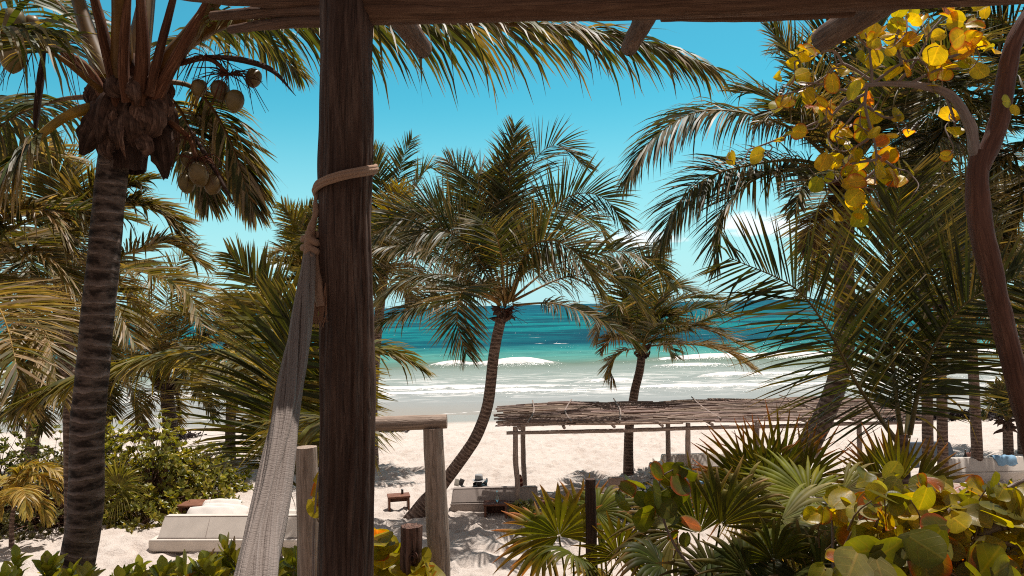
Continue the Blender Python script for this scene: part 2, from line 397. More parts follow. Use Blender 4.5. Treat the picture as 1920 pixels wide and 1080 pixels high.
# ------------------------------------------------------------------ ground, sea
SEA_Z = -0.9
def vnoise(x, y, seed=0):
    def h(i, j): return np.modf(np.abs(np.sin(i * 127.1 + j * 311.7 + seed * 74.7) * 43758.5453))[0]
    i, j = np.floor(x), np.floor(y); u, v = x - i, y - j
    u = u * u * (3 - 2 * u); v = v * v * (3 - 2 * v)
    return (h(i, j) * (1 - u) + h(i + 1, j) * u) * (1 - v) + (h(i, j + 1) * (1 - u) + h(i + 1, j + 1) * u) * v
def ground_z(x, y):
    x = np.asarray(x, float); y = np.asarray(y, float)
    dune = np.maximum(0, 5.55 - 0.415 * np.maximum(y, -3)) * 1.0
    dune = np.minimum(dune, 3.9)
    dune = np.where(y < 13.4, dune, 0)
    beach = -np.clip((y - 33) / 19.0, 0, 1) ** 1.2 * 0.98 - np.clip((y - 52) / 30, 0, 1) * 1.5
    return dune + beach
def build_ground():
    ys = np.concatenate([np.arange(-40, 10, 2.0), np.arange(10, 30, 0.11), np.arange(30, 46, 0.2), np.arange(46, 70, 0.8), [75, 90, 120]])
    xs = np.concatenate([np.arange(-900, -40, 60.0), np.arange(-40, -14, 0.6), np.arange(-14, 17.5, 0.11), np.arange(17.5, 45, 0.6), np.arange(45, 900, 60.0)])
    X, Y = np.meshgrid(xs, ys)
    Z = ground_z(X, Y)
    near = np.clip((44 - Y) / 8, 0, 1)
    amp = (0.06 + 0.05 * np.clip((25 - Y) / 4, 0, 1)) * near
    Z = Z + amp * (vnoise(X * 1.1, Y * 1.1, 1) - .5) * 1.6 + amp * (vnoise(X * 2.7, Y * 2.7, 2) - .5) * 1.3 + amp * 0.6 * (vnoise(X * 6.1, Y * 6.1, 3) - .5)
    Z += near * 0.10 * (vnoise(X * 0.35, Y * 0.35, 4) - .5)
    # footprints: small dimples with rims
    g = np.random.default_rng(4)
    for k in range(2600):
        fx, fy = g.uniform(-13, 16), g.uniform(15, 40); rr = g.uniform(0.09, 0.17)
        ix = np.searchsorted(xs, [fx - .5, fx + .5]); iy = np.searchsorted(ys, [fy - .5, fy + .5])
        sx, sy = X[iy[0]:iy[1], ix[0]:ix[1]], Y[iy[0]:iy[1], ix[0]:ix[1]]
        d2 = ((sx - fx) ** 2 + ((sy - fy) * 0.7) ** 2) / rr ** 2
        Z[iy[0]:iy[1], ix[0]:ix[1]] += -0.075 * np.exp(-d2) + 0.035 * np.exp(-(np.sqrt(d2) - 1.6) ** 2 * 3)
    m, n = X.shape
    i = np.arange(m - 1)[:, None] * n; j = np.arange(n - 1)[None, :]
    Q = np.stack([i + j, i + j + 1, i + n + j + 1, i + n + j], -1).reshape(-1, 4)
    V = np.stack([X, Y, Z], -1).reshape(-1, 3)
    mat, t, b, out = newmat('beach_sand')
    geo = t.node('ShaderNodeNewGeometry'); pos = geo.outputs['Position']; x, y, z = t.sep(pos)
    fine = t.noise(pos, 28, 6, 0.7); mid = t.noise(t.scalev(pos, 1, 0.8, 1), 3.2, 5, 0.6); bigg = t.noise(pos, 0.5, 3)
    grain = t.noise(pos, 260, 2, 0.6)
    col = t.ramp(t.m('ADD', t.m('MULTIPLY', fine, 0.45), t.m('ADD', t.m('MULTIPLY', mid, 0.35), t.m('MULTIPLY', bigg, 0.2))), [(0.34, (0.46, 0.375, 0.315)), (0.5, (0.66, 0.57, 0.50)), (0.66, (0.74, 0.66, 0.59))])
    debris = t.mapr(t.noise(t.scalev(pos, 1, 0.6, 1), 9, 5, 0.75), 0.66, 0.72, 0, 0.5)
    col = t.mix(debris, col, (0.20, 0.13, 0.09))
    wetn = t.m('ADD', y, t.m('ADD', t.m('MULTIPLY', t.noise(t.comb(x, 0.0, 0.0), 0.16, 3), 5.0), t.m('MULTIPLY', mid, 1.2)))
    wet = t.mapr(wetn, 46.4, 49.6, 0, 1, True)
    col = t.mix(wet, col, (0.33, 0.285, 0.235))
    soil = t.mapr(y, 9.0, 13.0, 1, 0)
    col = t.mix(t.m('MULTIPLY', soil, 0.75), col, (0.16, 0.11, 0.075))
    t.l.new(col, b.inputs['Base Color'])
    t.l.new(t.mapr(wet, 0, 1, 0.95, 0.38), b.inputs['Roughness']); b.inputs['Specular IOR Level'].default_value = 0.3
    hgt = t.m('ADD', t.m('MULTIPLY', fine, 0.5), t.m('ADD', mid, t.m('MULTIPLY', grain, 0.08)))
    bn = t.bump(t.m('MULTIPLY', hgt, t.mapr(wet, 0, 1, 1, 0.08)), 0.9, 0.10)
    t.l.new(bn, b.inputs['Normal'])
    kind(MB().add(V, Q).build('sand_beach', mat), 'structure')
build_ground()

def build_sea():
    ys = np.concatenate([np.arange(46, 110, 0.35), np.arange(110, 200, 1.2), np.geomspace(200, 14000, 60)])
    xs = np.concatenate([-np.geomspace(14000, 75, 24), np.arange(-70, 72, 0.8), np.geomspace(75, 14000, 24)])
    X, Y = np.meshgrid(xs, ys)
    Z = np.full_like(X, SEA_Z)
    FO = np.zeros_like(X)
    # breakers: (distance, height, x start, x end, wiggle)
    for k, (yc, h, x0, x1, wd) in enumerate([(92, 0.95, -11, 6.5, 2.6), (93, 0.6, 14, 60, 2.4), (93, .5, -70, -26, 2.4), (71, 0.42, 4, 12.5, 1.6), (66, 0.30, -30, 8, 1.6), (73, 0.40, 15, 60, 1.5), (64.5, 0.18, -70, 70, 1.4), (84, 0.55, 11.5, 26, 2.0), (110, 0.3, -70, 70, 3.5), (125, 0.25, -70, 70, 4)]):
        w_ = (vnoise(X * 0.08, X * 0 + k, k) - .5) * 3 + (vnoise(X * 0.3, X * 0 + k, k + 9) - .5) * 1.0
        env = np.clip((X - x0) / 5, 0, 1) * np.clip((x1 - X) / 5, 0, 1)
        env = env * (0.55 + 0.7 * vnoise(X * 0.22, X * 0 + k, k + 20))
        d = Y - yc - w_
        prof = np.where(d < 0, np.exp(-(d / (wd * 0.42)) ** 2), np.exp(-(d / (wd * 1.5)) ** 2))
        Z += h * env * prof
        if k < 8:
            top = np.exp(-((d + wd * 0.12) / (wd * 0.34)) ** 2)
            FO = np.maximum(FO, top * np.clip(env * 1.15, 0, 1) * (1.0 if k in (0, 1, 2, 3, 5) else 0.9))
            FO = np.maximum(FO, 0.42 * env * np.where(d < 0, np.exp(-(d / (wd * 2.0)) ** 2), 0) * (k > 2))
    # swash edge
    sw = 50.3 + (vnoise(X * 0.10, X * 0, 31) - .5) * 5 + (vnoise(X * 0.4, X * 0, 32) - .5) * 1.0
    FO = np.maximum(FO, 0.55 * np.exp(-((Y - sw) / 0.35) ** 2))
    Z += 0.05 * (vnoise(X * 0.7, Y * 0.9, 41) - .5) * np.clip((Y - 52) / 10, 0, 1)
    Z += 0.22 * (vnoise(X * 0.12, Y * 0.30, 42) - .5) * np.clip((Y - 95) / 30, 0, 1) * (Y < 500)
    m, n = X.shape
    i = np.arange(m - 1)[:, None] * n; j = np.arange(n - 1)[None, :]
    Q = np.stack([i + j, i + j + 1, i + n + j + 1, i + n + j], -1).reshape(-1, 4)
    V = np.stack([X, Y, Z], -1).reshape(-1, 3)
    mat, t, b, out = newmat('sea_water')
    geo = t.node('ShaderNodeNewGeometry'); pos = geo.outputs['Position']; x, y, z = t.sep(pos)
    ws = t.noise(t.comb(t.m('MULTIPLY', x, 0.02), t.m('MULTIPLY', y, 0.05), 0.0), 1.0, 4, 0.6)
    ly = t.m('LOGARITHM', t.m('MULTIPLY', y, t.mapr(ws, 0.3, 0.7, 0.93, 1.07)), 10.0)
    # log10 of the distance: 50=1.699  70=1.845 90=1.954 110=2.04 150=2.176 270=2.43 600=2.78 2000=3.3
    f = t.mapr(ly, 1.68, 3.48, 0, 1)
    def p(d): return (math.log10(d) - 1.68) / 1.8
    col = t.ramp(f, [(p(51), (0.31, 0.285, 0.25)), (p(57), (0.29, 0.305, 0.295)), (p(80), (0.25, 0.295, 0.265)), (p(95), (0.15, 0.20, 0.15)), (p(104), (0.10, 0.31, 0.26)), (p(120), (0.045, 0.26, 0.24)), (p(140), (0.002, 0.085, 0.115)), (p(175), (0.002, 0.10, 0.125)), (p(230), (0.002, 0.19, 0.20)), (p(330), (0.002, 0.16, 0.18)), (p(560), (0.0015, 0.14, 0.18)), (p(1100), (0.0015, 0.11, 0.165)), (p(2900), (0.0015, 0.09, 0.15))])
    pn = t.noise(t.comb(t.m('MULTIPLY', x, 0.020), t.m('MULTIPLY', y, 0.034), 7.0), 1.0, 6, 0.66)
    deep = t.mapr(y, 105, 150)
    col = t.mix(t.m('MULTIPLY', t.mapr(pn, 0.50, 0.55, 0, 0.85), deep), col, (0.002, 0.05, 0.08))
    col = t.mix(t.m('MULTIPLY', t.mapr(pn, 0.46, 0.40, 0, 0.6), deep), col, (0.006, 0.22, 0.22))
    chop = t.noise(t.comb(t.m('MULTIPLY', x, 0.22), t.m('MULTIPLY', y, 0.42), 1.0), 1.0, 5, 0.7)
    col = t.mix(t.m('MULTIPLY', t.mapr(y, 75, 110), t.mapr(chop, 0.42, 0.62, 0.6, 0.0)), col, t.mix(1.0, col, (0.45, 0.6, 0.66), 'MULTIPLY'))
    # foam
    fa = t.sep(t.attr('Col').outputs['Color'])[0]
    fn = t.noise(t.comb(t.m('MULTIPLY', x, 0.55), t.m('MULTIPLY', y, 1.1), 0.0), 1.6, 7, 0.72)
    lace = t.noise(t.comb(t.m('MULTIPLY', x, 0.25), t.m('MULTIPLY', y, 0.8), 2.0), 1.2, 6, 0.65, 0.8)
    foam = t.mapr(t.m('ADD', fa, t.m('MULTIPLY', t.m('SUBTRACT', fn, 0.5), 1.9)), 0.38, 0.62, 0, 1, True)
    zone = t.m('MULTIPLY', t.mapr(y, 57, 63), t.mapr(y, 74, 82, 1, 0))
    foam2 = t.m('MULTIPLY', zone, t.mapr(lace, 0.48, 0.62, 0, 0.65, True))
    zone3 = t.m('MULTIPLY', t.mapr(y, 100, 120), t.mapr(y, 300, 700, 1, 0.3))
    caps = t.noise(t.comb(t.m('MULTIPLY', x, 0.09), t.m('MULTIPLY', y, 0.14), 5.0), 1.0, 6, 0.7)
    foam3 = t.m('MULTIPLY', zone3, t.mapr(caps, 0.665, 0.70, 0, 0.9))
    ff = t.m('MAXIMUM', foam, t.m('MAXIMUM', foam2, foam3))
    col = t.mix(ff, col, (0.80, 0.77, 0.74))
    wv = t.noise(t.comb(t.m('MULTIPLY', x, 0.6), t.m('MULTIPLY', y, 1.2), 0.0), 1.4, 6, 0.7)
    wv2 = t.noise(t.comb(t.m('MULTIPLY', x, 0.05), t.m('MULTIPLY', y, 0.16), 0.0), 1.0, 5, 0.65)
    calm = t.mapr(y, 50, 62, 0.1, 1)
    h = t.m('ADD', t.m('MULTIPLY', wv, 0.35), t.m('MULTIPLY', wv2, t.mapr(y, 90, 200, 0.3, 2.4)))
    bn = t.bump(t.m('MULTIPLY', h, calm), 0.75, 0.7)
    df = t.node('ShaderNodeBsdfDiffuse'); t.l.new(col, df.inputs[0]); t.l.new(t.bump(t.m('MULTIPLY', h, calm), 0.45, 0.5), df.inputs['Normal'])
    gl = t.node('ShaderNodeBsdfGlossy'); gl.inputs['Roughness'].default_value = 0.18; t.l.new(bn, gl.inputs['Normal'])
    ms = t.node('ShaderNodeMixShader'); t.l.new(t.mapr(ff, 0, 1, 0.07, 0.0), ms.inputs[0])
    t.l.new(df.outputs[0], ms.inputs[1]); t.l.new(gl.outputs[0], ms.inputs[2]); t.l.new(ms.outputs[0], out.inputs[0])
    kind(MB().add(V, Q, None, np.repeat(FO.reshape(-1, 1), 3, 1)).build('sea', mat), 'structure')
build_sea()

# ------------------------------------------------------------------ leaves
def leaves_from(mb, TV, TQ, ttc, O, U, N, S, col, rim=None, rimw=None):
    """copies of one leaf outline: TV in (along, across, up); O origins, U along, N up, S sizes"""
    O = np.asarray(O); U = nrm(U); N = np.asarray(N); W = nrm(np.cross(N, U)); N = np.cross(U, W)
    k, n = len(O), len(TV)
    S = np.broadcast_to(np.asarray(S, float), (k,))
    cg = np.random.default_rng(k); cu = cg.uniform(-.6, 2.2, k); cw = cg.uniform(.8, 1.12, k)
    W = W * cw[:, None]; N = N * cu[:, None]
    V = O[:, None, :] + S[:, None, None] * (TV[None, :, 0:1] * U[:, None, :] + TV[None, :, 1:2] * W[:, None, :] + TV[None, :, 2:3] * N[:, None, :])
    Q = (TQ[None] + (np.arange(k) * n)[:, None, None]).reshape(-1, 4)
    c = np.repeat(np.asarray(col)[:, None, :], n, 1)
    if rim is not None: c = c * (1 - rimw[None, :, None]) + np.asarray(rim)[:, None, :] * rimw[None, :, None]
    tcs = np.repeat(ttc[None], k, 0)
    mb.add(V.reshape(-1, 3), Q, None, c.reshape(-1, 3), tcs.reshape(-1, 3)); return mb
def grid_q(a, b):
    i = np.arange(a - 1)[:, None] * b; j = np.arange(b - 1)[None, :]
    return np.stack([i + j, i + j + 1, i + b + j + 1, i + b + j], -1).reshape(-1, 4)
def round_leaf():
    a, b = 8, 7
    s = np.linspace(0, 1, a); x = -0.06 + s * 1.02
    half = 0.56 * np.sqrt(np.clip(1 - ((s - 0.47) / 0.53) ** 2, 0.0, 1)) ** 0.9
    half[0] = 0.20; half[-1] = 0.10
    V = []; w_ = []
    for i in range(a):
        for j in range(b):
            y = -1 + 2 * j / (b - 1)
            xx = x[i] - (0.10 * abs(y) if i == 0 else 0)
            V.append((xx, y * half[i], 0.16 * (y * half[i] / .56) ** 2 + 0.05 * math.sin(3.1 * y + 5 * s[i]) * abs(y) - 0.10 * (s[i] - .4) ** 2))
            w_.append(max(0, max(abs(y) ** 6, abs(s[i] - .5) * 2 if i in (a - 1,) else 0)))
    V = np.array(V); return V, grid_q(a, b), V * np.array([1, 1, 1]), np.array(w_)
RL_V, RL_Q, RL_T, RL_W = round_leaf()
def spoon_leaf():
    a, b = 6, 3; V = []
    for i in range(a):
        s = i / (a - 1); wd = [0.03, 0.07, 0.15, 0.22, 0.20, 0.04][i]
        for j in (-1, 0, 1): V.append((s, j * wd, (0.10 * abs(j) * wd / .2) - 0.22 * s ** 2))
    V = np.array(V); return V, grid_q(a, b), V
SP_V, SP_Q, SP_T = spoon_leaf()

def frond(mb, pts, L=None, n=70, seg=4, width=0.045, droop=0.26, lift=0.25, roll=0.0, side=None, green=(0.05, 0.06, 0.016), tip=(0.24, 0.17, 0.10), dry=0.15, start=0.16, rr=0.03, rcol=(0.26, 0.20, 0.06), seed=0, sweep=(0.22, 1.15), broken=0.0):
    g = np.random.default_rng(seed + 100); n = int(n * 1.45); width *= 0.8
    c = spline(pts, 40); seglen = np.linalg.norm(np.diff(c, axis=0), axis=1); LEN = seglen.sum()
    L = 0.26 * LEN if L is None else L * 1.12
    T = nrm(np.gradient(c, axis=0))
    if side is None:
        h = c[-1] - c[0] + 0.0; h[2] = 0
        if np.linalg.norm(h) < 0.25 * LEN: h = h + np.array([0.0, -0.3, 0]) * LEN
        side = np.cross(h, [0, 0, 1.0])
    S = np.asarray(side, float)[None, :] - (T @ np.asarray(side, float))[:, None] * T; S = nrm(S)
    N = np.cross(S, T)
    flip = np.sign(N[:, 2].mean()) or 1; N = N * flip
    if roll:
        S2 = S * math.cos(roll) + N * math.sin(roll); N = N * math.cos(roll) - S * math.sin(roll); S = S2
    t = np.linspace(start, 1.0, n) ; t = np.clip(t + g.normal(0, 0.15 / n, n), start, 1)
    ii = t * (len(c) - 1)
    def at(A): return np.stack([np.interp(ii, np.arange(len(c)), A[:, k]) for k in range(3)], 1)
    p, Tt, Ss, Nn = at(c), nrm(at(T)), nrm(at(S)), nrm(at(N))
    tt = (t - start) / (1 - start)
    prof = np.interp(tt, [0, 0.12, 0.35, 0.65, 0.88, 1], [0.45, 0.8, 1, 0.9, 0.6, 0.35])
    for sg in (-1, 1):
        keep = g.random(n) > broken
        k = int(keep.sum())
        ang = np.interp(tt[keep], [0, 1], sweep) + g.normal(0, 0.07, k)
        d = Ss[keep] * sg * np.cos(ang)[:, None] + Tt[keep] * np.sin(ang)[:, None] + Nn[keep] * (lift + g.normal(0, 0.10, k))[:, None]
        d = nrm(d)
        ln = L * prof[keep] * g.uniform(0.82, 1.1, k)
        dr = droop * (1 + g.normal(0, 0.25, k)) * np.interp(tt[keep], [0, 1], [1.1, 0.9])
        dr = np.where(g.random(k) < .07, dr + 1.6, dr)
        s = np.linspace(0, 1, seg + 1)
        # droop: leaflet bends towards the ground, keeping its length
        X = []; cur = p[keep].copy(); dd = d.copy()
        X.append(cur.copy())
        for q in range(seg):
            dd = nrm(dd + np.array([0, 0, -1.0]) * (dr * 1.35 / seg)[:, None] * (0.5 + q / seg))
            cur = cur + dd * (ln / seg)[:, None]; X.append(cur.copy())
        X = np.stack(X, 1)
        wv = Tt[keep] - (np.sum(Tt[keep] * d, 1))[:, None] * d; wv = nrm(wv)
        tw = g.normal(0.5 * sg, 0.5, k)
        bn = np.cross(d, wv); wv = wv * np.cos(tw)[:, None] + bn * np.sin(tw)[:, None]
        wp = np.array([0.55, 1.0, 0.9, 0.62, 0.06]) if seg == 4 else np.interp(s, [0, .25, .5, .75, 1], [0.55, 1.0, 0.9, 0.62, 0.06])
        wd = width * 0.5 * (0.75 + 0.5 * prof[keep])[:, None] * wp[None, :] * g.uniform(0.8, 1.2, k)[:, None]
        A = X - wv[:, None, :] * wd[:, :, None]; B = X + wv[:, None, :] * wd[:, :, None]
        V = np.stack([A, B], 2).reshape(k, -1, 3)
        base = np.arange(k)[:, None, None] * (2 * (seg + 1)); q0 = np.arange(seg)[None, :, None] * 2
        Q = (base + q0 + np.array([0, 1, 3, 2])[None, None, :]).reshape(-1, 4)
        gr = np.asarray(green)[None, :] * g.uniform(0.65, 1.5, (k, 1)) * (1 + g.normal(0, .08, (k, 3)))
        dryk = (g.random(k) < dry)[:, None] * g.uniform(0.3, 1.0, (k, 1))
        cb = gr * (1 - dryk) + np.asarray(tip) * dryk
        sv = np.clip((s - 0.62) / 0.38, 0, 1)[None, :, None] * g.uniform(0.1, 1.0, (k, 1))[:, :, None]
        cc = cb[:, None, :] * (1 - sv) + np.asarray(tip)[None, None, :] * sv
        cc = np.repeat(cc[:, :, None, :], 2, 2).reshape(-1, 3)
        mb.add(V.reshape(-1, 3), Q, None, np.clip(cc, 0.004, 1))
    tube(mb, c, [rr, rr * 0.66, rr * 0.45, rr * 0.28, rr * 0.12], 6, 26, col=rcol, cap=False)
    return mb

def P_list(lst, d): return [P(a[0], a[1], d + (a[2] if len(a) > 2 else 0)) for a in lst]

class Palm:
    def __init__(s, label, pts, d, rad, group='coconut palms on the beach', name='coconut_palm', mat=None, m=60, n=14, seed=0, swell=1.25, gz=None, ring=0.018):
        """pts: trunk from ground to crown as (px, py, depth offset)"""
        w_ = P_list(pts, d)
        if gz is not None:
            b = w_[0].copy(); dr = b[2] - gz
            w_ = [np.array([b[0] + (b[0] - w_[1][0]) * 0.15, b[1], gz - 0.15])] + w_
        s.d = d; s.seed = seed; s.k = 0; s.crown = w_[-1]
        s.root = thing(name, label, 'palm tree', w_[0], group)
        mb = MB()
        tube(mb, w_, [rad * swell, rad * 1.05, rad, rad * 0.96, rad * 0.9], n, m, rough=0.05, seed=seed,
             mod=lambda th, L: 1 + ring * np.abs(np.sin(L / 0.13 * np.pi + 0.12 * np.sin(th + 3 * L) + 0.8 * np.sin(L * 2.1))) )
        mb.build('trunk', mat or M_TRUNK2, s.root)
    def px(s, lst, **kw):
        s.k += 1; kw.setdefault('seed', s.seed * 100 + s.k)
        return frond(MB(), P_list(lst, s.d), **kw).build('frond', M_FROND, s.root)
    def auto(s, cnt, length, emin=-40, emax=80, az0=0.0, azr=360.0, wind=(0.25, 0, 0), **kw):
        g = np.random.default_rng(s.seed * 7 + 13 + s.k)
        for i in range(cnt):
            u = (i + 0.5) / cnt
            azm = R_(az0 + (i * 137.5) % 360 / 360 * azr) + g.normal(0, .15)
            e = R_(emax + (emin - emax) * u ** 0.9) + g.normal(0, .08); ln = length * g.uniform(0.85, 1.1) * (0.75 + 0.25 * math.sin(u * 3.1))
            hd = np.array([math.cos(azm), math.sin(azm), 0])
            cur = s.crown + hd * 0.06 + np.array([0, 0, 0.15 * (1 - u)]); pts = [cur]; ee = e
            for q in range(6):
                v = hd * math.cos(ee) + np.array([0, 0, math.sin(ee)]) + np.asarray(wind) * (q / 6.0)
                cur = cur + nrm(v) * ln / 6; pts.append(cur)
                ee -= (0.16 + 0.20 * q / 6) * (0.6 + 0.8 * math.cos(e) ** 2)
            s.k += 1
            k2 = dict(kw); k2.setdefault('dry', 0.12 if u < 0.75 else 0.6)
            if u > 0.8: k2.setdefault('green', (0.12, 0.09, 0.035))
            frond(MB(), pts, seed=s.seed * 100 + s.k, **k2).build('frond', M_FROND, s.root)
    def boots(s, n, r, hgt, seed=0):
        """dry leaf bases and fibre round the crown"""
        g = np.random.default_rng(s.seed + 77); mb = MB()
        for i in range(n):
            a = g.uniform(0, 6.28); hd = np.array([math.cos(a), math.sin(a), 0]); z0 = g.uniform(-hgt, hgt * 0.3)
            b = s.crown + hd * r * 0.6 + np.array([0, 0, z0]); up = g.uniform(-0.7, 1)
            e = b + hd * r * g.uniform(.7, 1.6) + np.array([0, 0, up * hgt * .8])
            tube(mb, [b, (b + e) / 2 + hd * r * .3, e], [r * .35, r * .28, r * .05], 5, 5, col=g.uniform(.5, 1.3) * np.ones(3), rough=.2, seed=i)
        return mb.build('leaf_sheath', M_SHEATH, s.root)
def coconut(parent, c, r, seed=0, dirn=(0, 0, -1)):
    g = random.Random(seed); mb = MB(); pr = []
    for i in range(11):
        a = math.pi * i / 10; pr.append((max(1e-4, r * math.sin(a) * (1 - 0.10 * math.cos(a))), -r * 1.22 * math.cos(a)))
    ax = nrm(np.array(dirn) + np.array([g.uniform(-.35, .35), g.uniform(-.3, .3), 0])) * -1
    k = g.uniform(.7, 1.25)
    lathe(mb, c, pr, 14, (k, k * g.uniform(.85, 1.0), k * .9), ax)
    mb.v[-1] = c + (mb.v[-1] - c) * (1 + 0.05 * np.cos(3 * np.arctan2(mb.tc[-1][:, 1], mb.tc[-1][:, 0])))[:, None]
    return mb.build('coconut', M_COCO, parent)
#@@OBJECTS
# ------------------------------------------------------------------ timber shelter overhead
def log(name, label, cat, pts, rad, mat, n=16, m=30, rough=0.06, seed=0, group=None, parent=None, mod=None):
    mb = MB(); tube(mb, pts, rad, n, m, rough=rough, seed=seed, mod=mod)
    if parent is not None: return mb.build(name, mat, parent)
    o = mb.build(name, mat, None, loc=pts[0])
    if label: tag(o, label, cat, group)
    return o
def post_mod(th, L):
    return 1 + 0.02 * np.sin(21 * th + 3 * np.sin(L * 1.5)) * np.sin(2.6 * L + th) + 0.03 * np.sin(7 * L + 2 * th) * np.sin(1.7 * L) + 0.045 * np.sin(3 * th + 1.3 * np.sin(L * 1.1)) + 0.03 * np.sin(5 * th + 2.0 * L) + 0.018 * np.sin(13 * th + 1.5 * np.sin(L * 2)) - 0.05 * np.exp(-((np.mod(th + 2.2, 6.283) - 3.14) / 0.12) ** 2) * np.exp(-((L - 3.6) / .3) ** 2) + 0.05 * np.sin(2.2 * L + 1) * np.cos(th)
_pm = post_mod
def post_mod(th, L):
    r = _pm(th, L) + 0.035 * np.sin(4.3 * L + 1.2) * np.cos(th + .8 * L) + 0.025 * np.sin(9.1 * L) * np.cos(2 * th - L)
    for a, f, w_, dp in ((4.1, .8, .05, .10), (4.9, 1.3, .035, .08), (5.4, .6, .05, .09), (3.6, 1.0, .04, .07), (4.5, 1.7, .03, .07), (5.9, .9, .05, .08)):
        r = r - dp * np.exp(-((np.mod(th - a - .22 * np.sin(f * L + a) - .03 * np.sin(5 * L + a) + np.pi, 6.2832) - np.pi) / w_) ** 2) * np.clip(np.sin(f * 1.6 * L + a * 3) + .35, 0, 1)
    return r
pp = [P(650, -60, 3.02), P(647, 150, 3.0), P(648, 420, 3.0), P(653, 760, 3.0), P(648, 1080, 3.0)]
pp = [np.array([pp[-1][0] - .005, 3.0, 3.7])] + pp[::-1]
log('timber_post', 'thick dark weathered log post in front, with a rope tied round it', 'post', pp, [0.104, 0.103, 0.098, 0.098, 0.099, 0.097, 0.10], M_POST, 160, 240, 0.045, 3, mod=post_mod)

bpts = [P(640, 12, 3.03), P(1000, 2, 3.03), P(1300, -4, 3.04), P(1620, -16, 3.05), P(2050, -34, 3.06)]
log('roof_beam', 'long brown log beam running right from the top of the dark post', 'beam', bpts, [0.074, 0.076, 0.078, 0.074, 0.072, 0.07], M_BEAM, 28, 90, 0.05, 7)
log('roof_beam', 'second thinner brown log under the right half of the long beam', 'beam', [P(1240, 26, 3.12), P(1420, 24, 3.12), P(1600, 19, 3.12)], [0.030, 0.036, 0.028], M_BEAM, 16, 50, 0.06, 9)
for i, (a, b, c, r, lb) in enumerate([((620, -4), (450, -8), (250, -26), 0.040, 'uppermost of the brown poles lashed left of the dark post'), ((612, 20), (510, 22), (398, 30), 0.024, 'short middle brown pole lashed left of the dark post'), ((615, 40), (520, 44), (432, 56), 0.022, 'lowest thin brown pole lashed left of the dark post')]):
    log('roof_pole', lb, 'pole', [P(a[0], a[1], 3.06), P(b[0], b[1], 3.2), P(c[0], c[1], 3.4)], [r, r * 1.05, r * .8], M_BEAM, 14, 50, 0.08, 20 + i)
RD = nrm(np.array([0.04, 1, 0.11]))
for i, (px, py, r, lb) in enumerate([(784, 80, 0.066, 'left rafter end, just right of the dark post, poking out under the beam'), (1186, 78, 0.058, 'middle rafter end poking out below the beam, tapered'), (1563, 60, 0.084, 'thick right rafter end poking out among the yellow leaves')]):
    e = P(px, py, 4.28)
    log('rafter', lb, 'rafter', [e - RD * 5.4, e - RD * 2.6, e - RD * 0.02, e], [r, r, r * .98, r * .8], M_BEAM, 20, 60, 0.05, 30 + i)
def stick_layer(mb, x0, x1, y0, y1, zf, n, r, along='x', seed=0, lmin=1.2, lmax=3.0, col=(0.6, 1.3)):
    g = np.random.default_rng(seed)
    for i in range(n):
        y = y0 + (y1 - y0) * (i + g.uniform(0, 1)) / n; L = g.uniform(lmin, lmax); x = g.uniform(x0 + L * .3, max(x1 - L * .3, x0 + L * .31))
        a, b = max(x - L / 2, x0 + g.uniform(-.08, .1)), min(x + L / 2, x1 + g.uniform(-.1, .12))
        dy = g.normal(0, 0.035); k = g.uniform(*col); pts = []
        for u in (0, .35, .7, 1):
            xx = a + (b - a) * u; yy = y + dy * (u - .5) + g.normal(0, .012)
            pts.append((xx, yy, zf(xx, yy) + g.normal(0, .014)) if along == 'x' else (yy, xx, zf(yy, xx) + g.normal(0, .014)))
        rr = r * g.uniform(.6, 1.25)
        tube(mb, pts, [rr * 1.05, rr, rr * .7], 5, 7, col=k * np.array([1, g.uniform(.93, 1), g.uniform(.86, 1)]), rough=.12, seed=i)
    return mb
rf = stick_layer(MB(), -4.2, 4.4, -2.6, 2.05, lambda x, y: 7.36 + .11 * (y - 3), 120, 0.03, seed=5, lmin=2.5, lmax=6)
tag(rf.build('stick_roof', M_STICK, None, loc=(0, 0, 7.2)), 'brown stick roof laid over the rafters above the terrace', 'roof')

# rope round the post
def rope_pts(cx, cd, r, y0, y1, a0, a1, k=24):
    out = []
    for i in range(k):
        u = i / (k - 1); a = a0 + (a1 - a0) * u
        b = P(cx, y0 + (y1 - y0) * u, cd); out.append(b + np.array([math.sin(a) * r, -math.cos(a) * r, 0]))
    return out
t = thing('hammock_rope', 'pale brown cloth rope wound round the dark post and knotted', 'rope', P(600, 360, 3.0))
mb = MB()
for j in range(3):
    tube(mb, rope_pts(648, 3.0, 0.113 + 0.003 * (j % 2), 362 + j * 5 - 5, 314 + j * 5 - 5, -1.65, 1.9), 0.0085, 8, 60, col=(1, 1, 1), rough=.08, seed=j)
mb.build('band', M_ROPE, t)
mb = MB(); tube(mb, rope_pts(648, 3.0, 0.113, 314, 362, 1.9, 4.63), 0.012, 8, 30); mb.build('back_band', M_ROPE, t)
mb = MB()
for j in range(2):
    tube(mb, [P(597 + j * 3, 356, 2.985), P(592, 375, 2.96), P(590 + 4 * j, 400, 2.95), P(586 - j * 5, 430, 2.95), P(580 + j * 8, 455, 2.95)], [.010, .008, .009, .012, .012], 8, 30, rough=.1, seed=j)
mb.build('drop', M_ROPE, t)
mb = MB()
for j in range(3):
    pts = []
    for i in range(22):
        a = i / 21 * 5.2 + j * 2.1; c = P(583 + 4 * math.sin(i * .9 + j), 440 + i * 1.9, 2.95)
        pts.append(c + np.array([.020 * math.cos(a), .022 * math.sin(a), .01 * math.sin(2 * a)]))
    tube(mb, pts, .014, 8, 50, rough=.08, seed=j)
mb.build('knot', M_ROPE, t)
mb = MB()
tube(mb, [P(588, 470, 2.95), P(594, 500, 2.95), P(597, 540, 2.93), P(602, 575, 2.92)], [.018, .018, .02, .018], 9, 30, rough=.15, seed=5)
